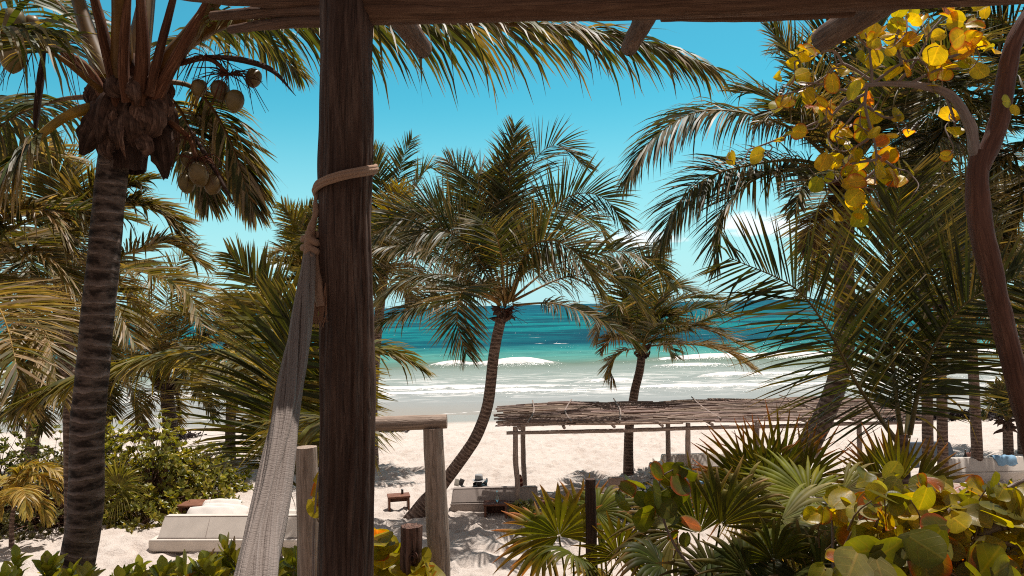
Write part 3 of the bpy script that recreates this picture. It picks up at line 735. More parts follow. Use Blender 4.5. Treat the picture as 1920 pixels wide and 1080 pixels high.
for j in range(26):
    g = random.Random(j); x = 602 + g.uniform(-14, 9); tube(mb, [P(x, 560 + g.uniform(-30, 10), 2.92), P(x + g.uniform(-6, 4), 590, 2.91), P(x + g.uniform(-12, 6), 600 + g.uniform(0, 20), 2.91)], [.003, .0025, .001], 4, 6, col=(.8, .7, .65))
mb.build('frayed_tail', M_ROPE, t)
# hammock, gathered
def ham_mod(th, L):
    w_ = th + 0.10 * np.sin(L * 2.3) + 0.05 * np.sin(L * 6)
    return 0.92 + 0.15 * np.abs(np.sin(6.5 * w_ + 0.5 * np.sin(L * 1.7))) + 0.10 * np.sin(17 * w_ + 2 + .6 * L) + 0.05 * np.sin(31 * w_ - L) + 0.05 * np.sin(4 * th - L * 2)
mb = MB()
hp = spline([P(583, 462, 2.95), P(574, 540, 2.88), P(561, 640, 2.76), P(541, 760, 2.6), P(514, 900, 2.4), P(494, 1000, 2.25), P(478, 1100, 2.1), P(450, 1300, 1.9)], 60)
hr = interp([0.022, 0.029, 0.036, 0.039, 0.042, 0.046, 0.050, 0.053], 60)
for q in range(7):
    ph = q * 6.283 / 7 + .4; u = np.linspace(0, 1, 60)
    off = hr * (.62 if q else .1); an = ph + 1.5 * u + .35 * np.sin(9 * u + q)
    pts = hp + np.stack([np.cos(an) * off, np.sin(an) * off * .75, 0.0 * u], 1) + np.stack([.004 * np.sin(14 * u + q * 2), 0 * u, 0 * u], 1)
    rr_ = hr * (.50 + .10 * np.sin(5 * u + q * 1.7))
    tube(mb, pts, rr_, 44, 150, mod=lambda th, L, q=q: 0.93 + 0.12 * np.abs(np.sin(3.5 * th + 0.8 * np.sin(L * 2.2 + q))) + 0.08 * np.sin(9 * th + 2 * q + 1.3 * L) + 0.05 * np.sin(15 * th - 2 * L + q) + .03 * np.sin(7 * L + q) , rough=.03, seed=q)
o = mb.build('hammock', M_HAMMOCK, None, loc=hp[0]); tag(o, 'gathered grey white cotton hammock hanging from the rope knot', 'hammock')

# ------------------------------------------------------------------ terrace railing
t = thing('log_railing', 'grey driftwood railing of thick logs beyond the dark post', 'railing', (P(822, 1075, 4.75)[0], 4.75, 3.5))
rd = 4.75
log('post', None, None, [np.array([P(826, 1075, rd)[0], rd, 3.45]), P(824, 1075, rd), P(818, 940, rd), P(812, 802, rd)], [0.068, 0.062, 0.068, 0.058], M_RAIL, 24, 70, .04, 41, parent=t)
log('top_rail', None, None, [P(655, 796, rd), P(740, 794, rd), P(838, 790, rd)], [0.042, 0.045, 0.042], M_RAIL, 20, 70, .05, 43, parent=t)
log('timber_post', 'tan sunlit post between the hammock and the dark post', 'post', [np.array([P(581, 1075, rd)[0], rd, 3.45]), P(580, 1060, rd), P(577, 930, rd), P(574, 838, rd)], [0.072, 0.072, 0.068, 0.062], M_RAIL, 24, 70, .05, 42)
def stump_mod(th, L): return 1 + 0.10 * np.sin(7 * th + 2 * np.sin(L * 3)) * np.abs(np.sin(4 * th)) + 0.06 * np.sin(15 * th + L * 2) + .05 * np.sin(3 * th + L * 4)
mb = MB(); sb = P(770, 1080, 4.5)
tube(mb, [np.array([sb[0], 4.5, 3.3]), sb, P(770, 1030, 4.5), P(770, 986, 4.5)], [0.062, 0.06, 0.056, 0.057], 40, 110, rough=.05, seed=8, mod=stump_mod)
knot_c = P(773, 1048, 4.44)
for j in range(3): tube(mb, [knot_c + np.array([math.cos(a) * (.012 + .008 * j), .004 * j, math.sin(a) * (.020 + .010 * j)]) for a in np.linspace(0, 6.28, 14)], .0045, 5, 20, col=(.8, .7, .7), cap=False)
tube(mb, [knot_c + np.array([0, .02, 0]), knot_c + np.array([0, -.004, 0])], [.011, .009], 8, 3, col=(.12, .1, .1))
tag(mb.build('stump_post', M_STUMP, None, loc=sb), 'short split reddish brown post stump with a knot', 'post')

# ------------------------------------------------------------------ palms
def pxs(o, rows, **kw):
    for r in rows:
        k = dict(kw)
        if isinstance(r[-1], dict): k.update(r[-1]); r = r[:-1]
        o.px(list(r), **k)
# centre leaning palm
c1 = Palm('leaning palm with its base by the railing post, tallest on the beach', [(772, 985), (795, 950), (845, 888), (889, 825), (913, 765), (922, 700), (930, 640), (943, 585)], 23.0, 0.165, seed=1, m=110, swell=2.1, gz=-.2)
VS = (-.25, .35, 1.0)
pxs(c1, [
    ((946, 575), (922, 477), (897, 340, .6), (915, 333, .8), (943, 375, .9), dict(side=(1, .2, .1), sweep=(.2, 1.0))),
    ((950, 565), (953, 400, .5), (958, 300, .6), (965, 238, .7), dict(sweep=(.35, 1.1), side=(1, 0.2, 0), L=1.1)),
    ((952, 562), (975, 400, 1.0), (1003, 300, 1.3), (1050, 272, 1.4), (1098, 312, 1.4), dict(side=(-.5, .3, .9))),
    ((945, 562), (935, 430, 1.4), (945, 320, 1.6), (985, 270, 1.8), dict(side=(1, .3, 0), L=1.1)),
    ((958, 565), (1012, 425), (1068, 368, -.4), (1130, 370, -.6), (1172, 425, -.7), dict(side=(-.3, .35, 1))),
    ((952, 568), (985, 478, -1.0), (1030, 450, -1.8), (1082, 477, -2.2), (1122, 545, -2.4), dict(side=(-.3, .6, .8), dry=.3)),
    ((938, 560), (870, 500), (790, 466, -.5), (692, 460, -1), dict(side=(.1, .8, .5), dry=.35, droop=.7, L=1.1)),
    ((938, 570), (880, 548, -.6), (780, 575, -1.1), (698, 613, -1.4), dict(side=(.1, .8, .4), droop=.7, L=1.0)),
    ((938, 572), (900, 545, -1.2), (868, 545, -2.2), (857, 600, -2.8), (874, 662, -3.0), dict(side=(1, 0.2, 0), dry=.4, rcol=(.35, .2, .05), width=.052, droop=.25, L=1.3)),
    ((962, 572), (1045, 570, -.4), (1130, 603, -.8), (1196, 648, -1.2), dict(side=(0, .9, .3), droop=.8, dry=.35, L=1.0)),
    ((955, 565), (1035, 500, 1.2), (1104, 480, 1.0), (1166, 472, .6), (1222, 490, .3), (1258, 535, 0), dict(side=(0, .7, .6), droop=.7, dry=.25)),
    ((940, 560), (880, 470, 1.6), (835, 400, 2.2), (790, 385, 2.6), (748, 420, 2.8), dict(side=(.3, .4, 1))),
    ((944, 560), (905, 420, 1.6), (868, 330, 2.0), (838, 300, 2.2), dict(side=(.9, .3, .4))),
    ((956, 562), (1010, 440, 2.0), (1060, 400, 2.6), (1115, 415, 3.0), (1140, 460, 3.2), dict(side=(-.4, .4, .9))),
    ((948, 568), (940, 480, -1.2), (925, 430, -2.2), (905, 420, -3), dict(side=(1, 0, 0))),
    ((944, 566), (900, 490, -1.0), (850, 440, -1.6), (800, 430, -2.0), (760, 465, -2.2), dict(side=(.2, .6, .8), droop=.5)),
    ((938, 565), (860, 520, .5), (770, 520, .8), (700, 575, .9), dict(side=(.1, .8, .4), droop=.6, dry=.3)),
    ((960, 565), (1060, 520, .8), (1150, 520, 1.0), (1215, 590, 1.0), dict(side=(-.1, .7, .5), droop=.6)),
    ((942, 562), (890, 450, -.8), (820, 400, -1.2), (745, 410, -1.5), (705, 450, -1.6), dict(side=(.3, .5, .9))),
], n=70, width=0.050, L=1.25, rr=0.045, droop=.3, start=.22, rcol=(.26, .17, .07), green=(.042, .046, .013))
c1.auto(2, 2.6, 40, 80, wind=(.4, 0, 0), width=.042, n=60, L=1.0)
c1.boots(26, .20, .35)
mb = MB(); g = random.Random(2)
for i in range(34):
    b = c1.crown + np.array([g.uniform(-.1, .2), -.1, g.uniform(-.15, .1)]); e = b + np.array([g.uniform(-.1, .75), g.uniform(-.6, .1), g.uniform(-.35, .25)])
    tube(mb, [b, (b + e) / 2 + np.array([0, 0, .06]), e], [.012, .008, .004], 4, 6, col=(1.3, .8, .6))
mb.build('flower_stalk', M_SHEATH, c1.root)

# small palm right of it
c2 = Palm('small palm right of centre with a bare curved trunk behind the pergola', [(1178, 890), (1180, 800), (1190, 735), (1200, 690), (1203, 655)], 28.0, 0.155, seed=2, m=80, gz=0)
pxs(c2, [
    ((1200, 640), (1220, 600), (1255, 594), (1280, 612, -.5), dict(dry=.5)),
    ((1204, 640), (1265, 597), (1315, 577), (1362, 590), {}),
    ((1206, 645), (1270, 610), (1335, 622), (1402, 652), dict(dry=.6, green=(.11, .085, .03))),
    ((1206, 650), (1280, 645, -.5), (1360, 658, -.8), (1408, 690, -1), dict(dry=.7, green=(.12, .085, .035))),
    ((1202, 640), (1245, 580, .5), (1285, 560, .8), (1350, 562, 1), {}),
    ((1196, 640), (1160, 594), (1136, 588), (1122, 632), dict(dry=.8, green=(.12, .075, .035))),
    ((1194, 648), (1160, 632, -.5), (1140, 640, -.7), (1128, 660, -.8), dict(dry=.9, green=(.13, .08, .04), L=.6)),
    ((1199, 636), (1180, 560), (1168, 515), (1155, 490, .4), dict(side=(1, .2, 0))),
    ((1200, 636), (1203, 550, .4), (1214, 500, .6), (1236, 468, .8), dict(side=(1, .2, 0))),
    ((1202, 636), (1230, 570, -.8), (1258, 540, -1.2), (1296, 545, -1.5), {}),
    ((1198, 640), (1170, 580, -1), (1160, 570, -1.8), (1150, 600, -2), {}),
    ((1204, 642), (1262, 622, 1), (1320, 600, 1.5), (1366, 572, 2), dict(dry=.3)),
], n=66, width=.050, L=1.15, rr=.035, dry=.3)
c2.auto(5, 2.4, 0, 80, wind=(.5, 0, 0), width=.055, n=52, L=.9)
c2.boots(18, .2, .32)
# palm behind the dark post
c3 = Palm('thin palm just right of the dark post, crown half hidden by it', [(698, 772), (703, 680), (712, 580), (722, 500)], 31.0, 0.19, seed=3, gz=-.1)
pxs(c3, [
    ((724, 490), (716, 400), (712, 330), (700, 280), dict(side=(1, .2, 0))),
    ((726, 490), (738, 390), (755, 300), (772, 262), dict(side=(1, .2, 0))),
    ((728, 490), (765, 380), (800, 318), (835, 330), {}),
    ((728, 492), (780, 430), (820, 395), (850, 420), {}),
    ((726, 492), (750, 448, -1), (775, 440, -1.8), (800, 480, -2), dict(dry=.6)),
    ((720, 492), (700, 450), (680, 440), (655, 480), {}),
    ((720, 490), (690, 380), (660, 340), (630, 350), {}),
    ((726, 495), (770, 500), (800, 530), (812, 570), dict(dry=.6, green=(.12, .085, .04))),
    ((722, 495), (708, 470, -1), (700, 500, -1.6), (698, 548, -1.8), dict(dry=.6)),
    ((724, 492), (735, 420, -1), (745, 370, -1.6), (748, 352, -1.8), dict(green=(.22, .17, .02), dry=.1)),
], n=60, width=.06, L=1.15, rr=.04, dry=.2)
c3.auto(12, 3.6, -10, 80, wind=(.4, 0, 0), width=.06, n=52, L=1.05)
c3.boots(16, .22, .35)
# palm left of the dark post
c4 = Palm('yellowing palm left of the dark post, behind the hammock', [(604, 830), (600, 720), (596, 600), (590, 545)], 33.0, 0.19, seed=4, gz=0)
pxs(c4, [
    ((588, 540), (575, 470), (552, 415), (530, 385), dict(side=(1, .3, 0), green=(.14, .12, .02))),
    ((588, 540), (560, 490), (535, 470), (508, 480), dict(green=(.16, .12, .03), dry=.4)),
    ((588, 545), (560, 525), (530, 530), (508, 560), dict(dry=.4)),
    ((592, 540), (590, 450), (600, 400), (615, 385), dict(side=(1, .3, 0))),
    ((586, 548), (550, 560), (520, 590), (500, 630), dict(dry=.5)),
    ((594, 540), (620, 480), (650, 470), (680, 500), {}),
    ((586, 540), (566, 480, 1), (562, 420, 1.4), (585, 385, 1.6), {}),
], n=56, width=.07, L=1.1, rr=.035, dry=.25)
c4.auto(8, 3.0, -20, 70, width=.07, n=46, L=1.0)

# big palm at the left, close
LD = 7.0
c5 = Palm('big dark coconut palm at the left front with coconuts and ringed trunk', [(140, 1110), (160, 960), (165, 800), (178, 650), (195, 480), (207, 350), (222, 250), (240, 165)], LD, 0.138, group=None, seed=5, m=260, n=36, mat=M_TRUNK, swell=1.1, gz=2.4, ring=.006)
pet = dict(rcol=(.22, .15, .05))
pxs(c5, [
    ((275, 165, .1), (330, 95, .1), (420, 40, 0), (520, 35, -.1), (800, 38, -.2), (1060, 52, -.3), (1215, 82, -.4), (1335, 128, -.4), dict(n=150, L=.85, start=.14, droop=.9, width=.034, lift=.1, rr=.085, sweep=(.1, 1.1))),
    ((200, 150, 0), (165, 60, .1), (130, -60, .2), (60, -300, .4), dict(n=26, start=.45, rr=.10, L=.5)),
    ((250, 140, .2), (272, 20, .4), (290, -120, .6), (330, -380, .8), dict(n=26, start=.45, rr=.12, L=.5)),
    ((230, 150, -.2), (225, 0, -.6), (210, -200, -1.2), (160, -420, -2), dict(n=26, start=.45, rr=.10, L=.5)),
    ((275, 160, -.1), (345, 80, -.2), (440, -40, -.4), (620, -200, -.6), dict(n=26, start=.45, rr=.11, L=.5)),
    ((195, 200, 0), (130, 215, -.2), (60, 270, -.4), (-10, 360, -.6), (-70, 520, -.7), dict(n=110, L=.95, start=.3, droop=1.0, width=.038, rr=.06, dry=.4, tip=(.42, .30, .25), rcol=(.34, .24, .06))),
    ((300, 150, .3), (370, 170, .6), (430, 260, .9), (475, 392, 1.1), dict(n=90, L=.62, start=.2, droop=.7, dry=.5, rr=.03, tip=(.34, .26, .2))),
    ((290, 160, .5), (340, 210, .9), (375, 300, 1.2), (390, 380, 1.3), dict(n=70, L=.55, start=.2, droop=.8, dry=.6, rr=.03, tip=(.34, .26, .2))),
    ((185, 180, .4), (100, 190, .8), (10, 230, 1.2), (-90, 330, 1.4), dict(n=80, L=.8, start=.25, droop=.9)),
    ((190, 170, -.3), (100, 100, -.8), (0, 60, -1.4), (-150, 80, -2.0), dict(n=70, L=.8, start=.3, droop=.9)),
    ((260, 150, .6), (360, 70, 1.4), (470, 60, 2.2), (560, 140, 2.8), dict(n=80, L=.7, start=.2, droop=.9)),
    ((215, 160, .6), (130, 30, 1.6), (60, -20, 2.6), (-60, 0, 3.4), dict(n=80, L=.8, start=.2, droop=.9)),
], width=.038, L=.9, rcol=(.15, .085, .03), dry=.2)
def sheet(parent, pts, wid, seed=0, name='leaf_sheath', mat=None, col=1.0, nx=9, ny=16, curl=.35, ragged=.8):
    """torn curved fibre sheet hanging along a line, with thickness"""
    g = np.random.default_rng(seed); c = spline(pts, ny); T = nrm(np.gradient(c, axis=0))
    side = nrm(np.cross(T, np.array([0.15, -1.0, 0.1]))); nn = np.cross(side, T)
    V = []; cc = []
    for i in range(ny):
        s = i / (ny - 1); wv = wid * (0.65 + .5 * math.sin(s * 2.6 + .3)) * (1 - .75 * max(0, s - .7) / .3)
        for j in range(nx):
            u = -1 + 2 * j / (nx - 1); e = (ragged * g.normal() * .1 if abs(u) > .8 else 0)
            V.append(c[i] + side[i] * wv * (u + e) + nn[i] * (wid * curl * (u * u) * -1 + wid * .12 * math.sin(5 * u + 7 * s + seed)) + T[i] * (e * wid * 2 if i > ny - 3 else 0))
            cc.append(np.array([1, .92, .86]) * col * .85 * (0.5 + 1.0 * g.random()))
    V = np.array(V); n1 = len(V); off = np.repeat(nn, nx, 0) * 0.006
    Q = grid_q(ny, nx); mb = MB(); tcv = np.stack([np.tile(np.linspace(-wid, wid, nx), ny), np.zeros(n1), np.repeat(np.linspace(0, .6, ny), nx)], 1)
    mb.add(np.vstack([V, V + off]), np.vstack([Q, Q[:, ::-1] + n1]), None, np.vstack([cc, cc]), np.vstack([tcv, tcv]))
    return mb.build(name, mat or M_SHEATH, parent)
mb = MB(); lathe(mb, P(243, 195, LD), [(.125, -.60), (.145, -.42), (.18, -.15), (.19, .05), (.15, .25), (.05, .4)], 24, (.55, .5, .5)); mb.v[-1] = mb.v[-1] + RNG.normal(0, .012, mb.v[-1].shape); mb.build('crown_core', M_SHEATH, c5.root)
for i, (a, b, c, wd, dd, cl) in enumerate([((215, 160), (195, 200), (175, 270), .13, -.25, .9), ((180, 190), (165, 230), (130, 290), .12, -.22, .8), ((250, 190), (245, 235), (255, 300), .16, -.3, 1.0), ((285, 175), (300, 225), (280, 290), .13, -.28, 1.3), ((300, 200), (315, 255), (330, 335), .11, -.15, .7), ((270, 150), (300, 185), (345, 240), .12, -.1, 1.2), ((225, 120), (215, 160), (240, 210), .14, -.32, 1.0), ((330, 190), (340, 230), (338, 300), .08, 0, 1.6), ((190, 150), (170, 165), (150, 200), .09, -.1, .9), ((255, 100), (262, 150), (280, 190), .13, -.34, 1.1), ((205, 230), (190, 280), (205, 300), .07, -.25, 1.2), ((265, 240), (285, 280), (270, 305), .09, -.3, 1.4), ((240, 130), (255, 175), (262, 225), .08, -.40, 1.5), ((200, 215), (215, 255), (218, 305), .07, -.33, 1.1), ((232, 225), (226, 262), (238, 325), .025, -.36, 1.8)]):
    a, b, c = [((q_[0] - 240) * .80 + 238, q_[1]) for q_ in (a, b, c)]
    sheet(c5.root, [P(a[0], a[1], LD + dd * .7), P(b[0], b[1], LD + dd * 1.0), P(c[0], (c[1] - (25 if dd < -.25 else 0)), LD + dd * (.75 if dd < -.25 else 1))], wd * (.7 if dd < -.25 else .9), 60 + i, col=cl)
g = np.random.default_rng(3)
for i in range(30):
    a = g.uniform(-2.6, 2.6); x = 240 + 52 * math.sin(a); y = g.uniform(150, 250); dd = -.26 * math.cos(a); up = g.random() < .35
    e = (x + 25 * math.sin(a) + g.uniform(-25, 25), y + (-g.uniform(20, 50) if up else g.uniform(40, 110)))
    sheet(c5.root, [P(x, y, LD + dd), P((x + e[0]) / 2 + 12 * math.sin(a), (y + e[1]) / 2, LD + dd * 1.15), P(e[0], e[1], LD + dd * 1.05)], g.uniform(.02, .055), 100 + i, col=g.uniform(.5, 2.2), curl=g.uniform(.2, .9), ragged=1.2, ny=12, nx=7)
mb = MB()
for i, (a, b, c, r) in enumerate([((225, 200, -.15), (205, 110, -.3), (160, -70, -.7), .07), ((262, 195, -.2), (268, 100, -.35), (262, -30, -.6), .085), ((240, 190, -.28), (232, 120, -.4), (244, -70, -.7), .06), ((290, 190, -.15), (325, 120, -.25), (420, -50, -.4), .055), ((200, 190, -.1), (165, 130, -.2), (120, 95, -.3), .06), ((280, 180, -.25), (296, 110, -.3), (345, -80, -.3), .05)]):
    tube(mb, P_list([a, b, c], LD), [r * 1.25, r, r * .55], 10, 24, col=np.array([1.5, 1.05, .75]) * (.8 + .1 * (i % 5)), rough=.06, seed=i, flat=.6)
mb.build('leaf_stalk', M_SHEATH, c5.root)
# spathes
for i, (pts, r) in enumerate([([(385, 105, -.2), (450, 112, -.3), (510, 132, -.4), (555, 180, -.4)], .052), ([(352, 235, -.1), (385, 290, -.15), (415, 340, -.2), (442, 388, -.2)], .038), ([(84, 85, -.3), (76, 150, -.35), (68, 220, -.35), (66, 275, -.35)], .045)]):
    mb = MB(); tube(mb, P_list(pts, LD), [.02, r, r * .9, .004], 10, 30, col=(.6, .55, .55), rough=.04, seed=i, flat=.5); mb.build('flower_sheath', M_SHEATH, c5.root)
def bunch(palm, base, stem, nuts, r, d, seed, strands=24, spread=60):
    g = random.Random(seed)
    mb = MB(); tube(mb, P_list(stem, d), [.03, .024, .014], 8, 20, col=(1.4, .9, .5))
    for i in range(strands):
        s0 = stem[-1] if i % 3 else stem[len(stem) // 2]; z = s0[2] if len(s0) > 2 else 0
        e = (s0[0] + g.uniform(-spread, spread), s0[1] + g.uniform(-.2, 1.1) * spread); mid = ((s0[0] + e[0]) / 2 + g.uniform(-8, 8), min(s0[1], e[1]) - g.uniform(-8, 12))
        tube(mb, [P(s0[0], s0[1], d + z), P(mid[0], mid[1], d + z + g.uniform(-.12, .12)), P(e[0], e[1], d + z + g.uniform(-.2, .2))], [.006, .0045, .002], 4, 9, col=(g.uniform(.8, 1.6), g.uniform(.6, .9), .5))
    mb.build('coconut_stalk', M_SHEATH, palm.root)
    for i, nt in enumerate(nuts):
        z = nt[2] if len(nt) > 2 else -.1
        coconut(palm.root, P(nt[0], nt[1], d + z), (nt[3] if len(nt) > 3 else r), seed + i)
bunch(c5, None, [(330, 120, -.1), (390, 110, -.2), (430, 140, -.25)], [(373, 166, -.15, .066), (413, 171, -.25, .076), (440, 190, -.3, .078), (475, 147, -.1, .07)], .08, LD, 1, 46, 75)
bunch(c5, None, [(320, 230, -.1), (355, 260, -.2), (368, 300, -.25)], [(350, 344, -.2, .073), (373, 328, -.32, .082), (399, 346, -.2, .075), (352, 300, -.1, .06)], .08, LD, 5, 34, 55)
bunch(c5, None, [(170, 150, -.1), (100, 85, -.3), (45, 72, -.4)], [(25, 42, -.4, .095), (8, 75, -.3, .10), (24, 110, -.42, .10), (60, 45, -.3, .06)], .1, LD, 9, 60, 120)

# young palm behind the hammock
c6 = Palm('young palm whose broad lit frond fans out behind the hammock', [(508, 1150), (515, 1000), (522, 880)], 8.6, 0.10, group=None, seed=6, swell=1.2, gz=1.9)
yg = dict(green=(.085, .085, .017), rcol=(.38, .27, .05), tip=(.30, .22, .07))
pxs(c6, [
    ((505, 890, -.1), (505, 800, -.5), (528, 690, -.7), (575, 590, -.8), dict(n=80, L=1.05, side=(1, -.15, 0), sweep=(-.25, .75), lift=.05, droop=.35, dry=.1, start=.05, green=(.05, .056, .013))),
    ((530, 880, 0), (500, 720, .4), (440, 668, .5), (320, 668, .5), (170, 705, .4), (10, 775, .2), dict(n=120, L=.7, start=.2, droop=.8)),
    ((545, 870, .3), (590, 730, .6), (660, 665, .8), (730, 662, .8), (792, 692, .7), dict(n=70, L=.6, droop=.6)),
    ((545, 880, .2), (560, 740, .8), (530, 620, 1.4), (470, 520, 1.9), (432, 478, 2.1), dict(n=80, L=.75, side=(1, -.2, 0))),
    ((550, 880, .2), (580, 760, .2), (610, 690, .2), (640, 660, .2), dict(n=60, L=.9, side=(1, -.1, 0), sweep=(-.2, .8))),
    ((540, 880, -.3), (590, 800, -1.4), (630, 790, -2.2), (650, 850, -2.8), dict(n=60, L=.7, droop=.9)),
    ((540, 880, .4), (500, 760, 1.2), (420, 700, 2), (350, 690, 2.4), dict(n=60, L=.7)),
    ((540, 880, .5), (600, 780, 1.4), (650, 740, 2.2), (690, 760, 2.6), dict(n=60, L=.6)),
], width=.042, **yg, dry=.12, rr=.028)

# palms at the left behind
bg = 'coconut palms crowded behind the big left palm'
c7 = Palm('left background palm with an upright bushy crown right of the big trunk', [(135, 800), (125, 680), (118, 560), (112, 480)], 15.0, 0.15, group=bg, seed=7, gz=0)
pxs(c7, [
    ((118, 470), (190, 395), (280, 385), (345, 450), dict(n=80)), ((118, 470), (170, 410), (240, 380), (345, 415), dict(n=80)),
    ((120, 475), (220, 480), (310, 455), (385, 500), dict(n=80)), ((120, 480), (230, 500, -1), (340, 540, -1.5), (380, 610, -2), dict(n=80)),
    ((118, 470), (150, 380), (200, 340), (250, 350), {}), ((110, 470), (60, 400), (0, 380), (-60, 430), {}),
    ((112, 475), (120, 400), (110, 330), (80, 290), dict(side=(1, .2, 0))), ((112, 480), (50, 480, -1), (-10, 540, -2), (-40, 620, -2), dict(dry=.5)),
    ((116, 480), (150, 520, -1.2), (210, 560, -2), (250, 640, -2.4), dict(dry=.4)), ((112, 480), (80, 540, -1), (60, 620, -1.6), (50, 690, -1.8), dict(dry=.4)),
], width=.05, L=.85, green=(.11, .095, .026), dry=.35, rr=.03, rcol=(.34, .24, .06), n=72)
c7.auto(4, 3.0, -20, 75, width=.05, L=.8, green=(.07, .07, .02), n=56)
c8 = Palm('left background palm with a shaggy base above the round shrub', [(318, 800), (316, 770), (312, 720)], 31.0, 0.27, group=bg, seed=8, gz=.6)
pxs(c8, [
    ((312, 715), (250, 600), (170, 590), (90, 640), {}), ((314, 712), (330, 600), (380, 540), (420, 560), {}), ((314, 712), (310, 590), (330, 500), (370, 460), dict(side=(1, .2, 0))),
    ((312, 715), (270, 560), (230, 500), (180, 490), {}), ((316, 716), (370, 640), (420, 630), (450, 680), {}), ((310, 718), (250, 660), (190, 680), (150, 740), dict(dry=.6)),
    ((316, 718), (350, 690), (380, 710), (395, 760), dict(dry=.7)), ((314, 714), (350, 590, -1), (400, 580, -2), (440, 620, -2), {}), ((312, 712), (290, 620, -1.5), (240, 590, -3), (200, 640, -4), dict(dry=.4)),
], width=.055, L=1.0, green=(.11, .09, .026), dry=.4, rr=.035, rcol=(.34, .24, .07), n=66)
c8.auto(8, 3.4, -25, 75, width=.055, L=.95, n=52, green=(.09, .078, .024)); c8.boots(26, .3, .45)
c9 = Palm('left background palm with a dark short trunk beside the big trunk', [(196, 800), (198, 760), (202, 690)], 32.0, 0.25, group=bg, seed=9, gz=.6)
c9.auto(13, 3.6, -30, 75, width=.06, L=1.0, n=56, green=(.055, .055, .02), dry=.3); c9.boots(20, .3, .4)
c10 = Palm('left edge palm leaning out of the picture behind the big palm', [(-120, 900), (-90, 700), (-60, 500)], 12.0, 0.15, group=bg, seed=10, gz=0)
pxs(c10, [
    ((-60, 490), (20, 400), (90, 400), (135, 470), dict(dry=.5)), ((-60, 490), (30, 470), (110, 500), (170, 590), dict(dry=.4)), ((-60, 500), (30, 560, -1), (90, 640, -1.5), (110, 740, -1.8), dict(dry=.4)),
    ((-60, 490), (0, 330), (60, 280), (130, 300), {}), ((-60, 500), (40, 540, 1), (150, 600, 2), (230, 700, 2), dict(dry=.3)), ((-60, 500), (0, 580, -2), (30, 680, -3), (40, 760, -3), dict(dry=.4)), ((-60, 495), (60, 440, 2), (140, 470, 3), (190, 550, 3), {}),
], width=.042, L=.85, green=(.10, .085, .026), dry=.45, rr=.03, n=76, tip=(.36, .26, .2), rcol=(.36, .24, .07))
c10.auto(4, 3.0, -30, 60, width=.045, L=.8, n=56, dry=.35)
c11 = Palm('far palm seen low between the hammock and the round shrub', [(432, 800), (436, 720), (440, 650)], 30.0, 0.18, group=bg, seed=11, gz=0)
c11.auto(14, 3.4, -25, 80, width=.065, L=1.0, n=46, green=(.08, .075, .02), dry=.25); c11.boots(14, .25, .35)
c12 = Palm('dark far palm low at the left, its crown behind the fronds', [(60, 850), (64, 760), (70, 690)], 29.0, 0.22, group=bg, seed=12, gz=0)
c12.auto(11, 3.4, -30, 70, width=.055, L=.95, n=50, green=(.06, .055, .02), dry=.35)

# right tall palm
c13 = Palm('tall leaning palm right of the pergola with long fronds reaching left', [(1485, 905), (1520, 830), (1556, 755), (1578, 680), (1584, 600), (1582, 500), (1584, 420), (1592, 345)], 13.0, 0.165, group=None, seed=13, m=130, n=20, swell=1.35, gz=0, mat=M_TRUNK2)
dg = dict(green=(.038, .046, .014))
pxs(c13, [
    ((1580, 325), (1500, 250), (1400, 213), (1300, 212), (1215, 270), (1172, 345), dict(n=100, L=1.0, side=(0, .85, .5), droop=.6, sweep=(.1, 1.0), lift=.05)),
    ((1582, 332), (1510, 302), (1430, 305), (1330, 332), (1265, 390), (1238, 462), dict(n=100, L=1.0, lift=.08, side=(0, .78, .58), droop=.5, dry=.3, sweep=(.1, 1.0))),
    ((1586, 320), (1540, 200), (1490, 110), (1440, 50), dict(L=.8, dry=.4)), ((1588, 318), (1530, 230, -.5), (1470, 200, -1), (1430, 225, -1.2), dict(L=.7, dry=.4)),
    ((1590, 315), (1600, 180), (1640, 70), (1690, 0), {}), ((1594, 318), (1680, 220), (1780, 190), (1900, 240), {}), ((1596, 320), (1700, 262), (1800, 262), (1900, 320), dict(droop=.9)),
    ((1596, 325), (1660, 310, -1), (1720, 350, -1.6), (1760, 430, -2), {}), ((1588, 330), (1545, 320, -1), (1505, 350, -1.6), (1490, 400, -1.8), dict(L=.6)),
    ((1584, 345), (1560, 400, -.4), (1535, 420, -.6), (1515, 470, -.7), dict(L=.5, dry=.9, green=(.06, .04, .02))), ((1586, 350), (1560, 450, -.3), (1540, 480, -.3), (1500, 560, -.4), dict(L=.4, dry=.9, green=(.07, .05, .03))),
    ((1590, 318), (1560, 160, .6), (1560, 60, .8), (1590, -40, 1), dict(side=(1, .2, 0))), ((1592, 318), (1660, 140, .6), (1740, 60, 1), (1850, 40, 1.2), {}), ((1594, 322), (1690, 180, -1), (1760, 150, -2), (1830, 200, -2.5), {}),
    ((1588, 320), (1520, 160, 1.0), (1480, 90, 1.5), (1450, 100, 2), dict(L=.7)), ((1592, 325), (1640, 400, .5), (1690, 450, .6), (1700, 520, .6), dict(L=.7, dry=.5)),
], width=.036, L=.95, rr=.04, n=74, dry=.22, **dg)
c13.auto(7, 3.4, -10, 75, width=.045, L=.85, n=64, **dg); c13.boots(30, .22, .38)
bunch(c13, None, [(1575, 345, -.2), (1540, 340, -.3), (1515, 335, -.3)], [(1506, 326, -.3, .10), (1522, 322, -.4, .10), (1518, 342, -.3, .09), (1590, 372, -.3, .09)], .1, 13.0, 30, 14, 30)
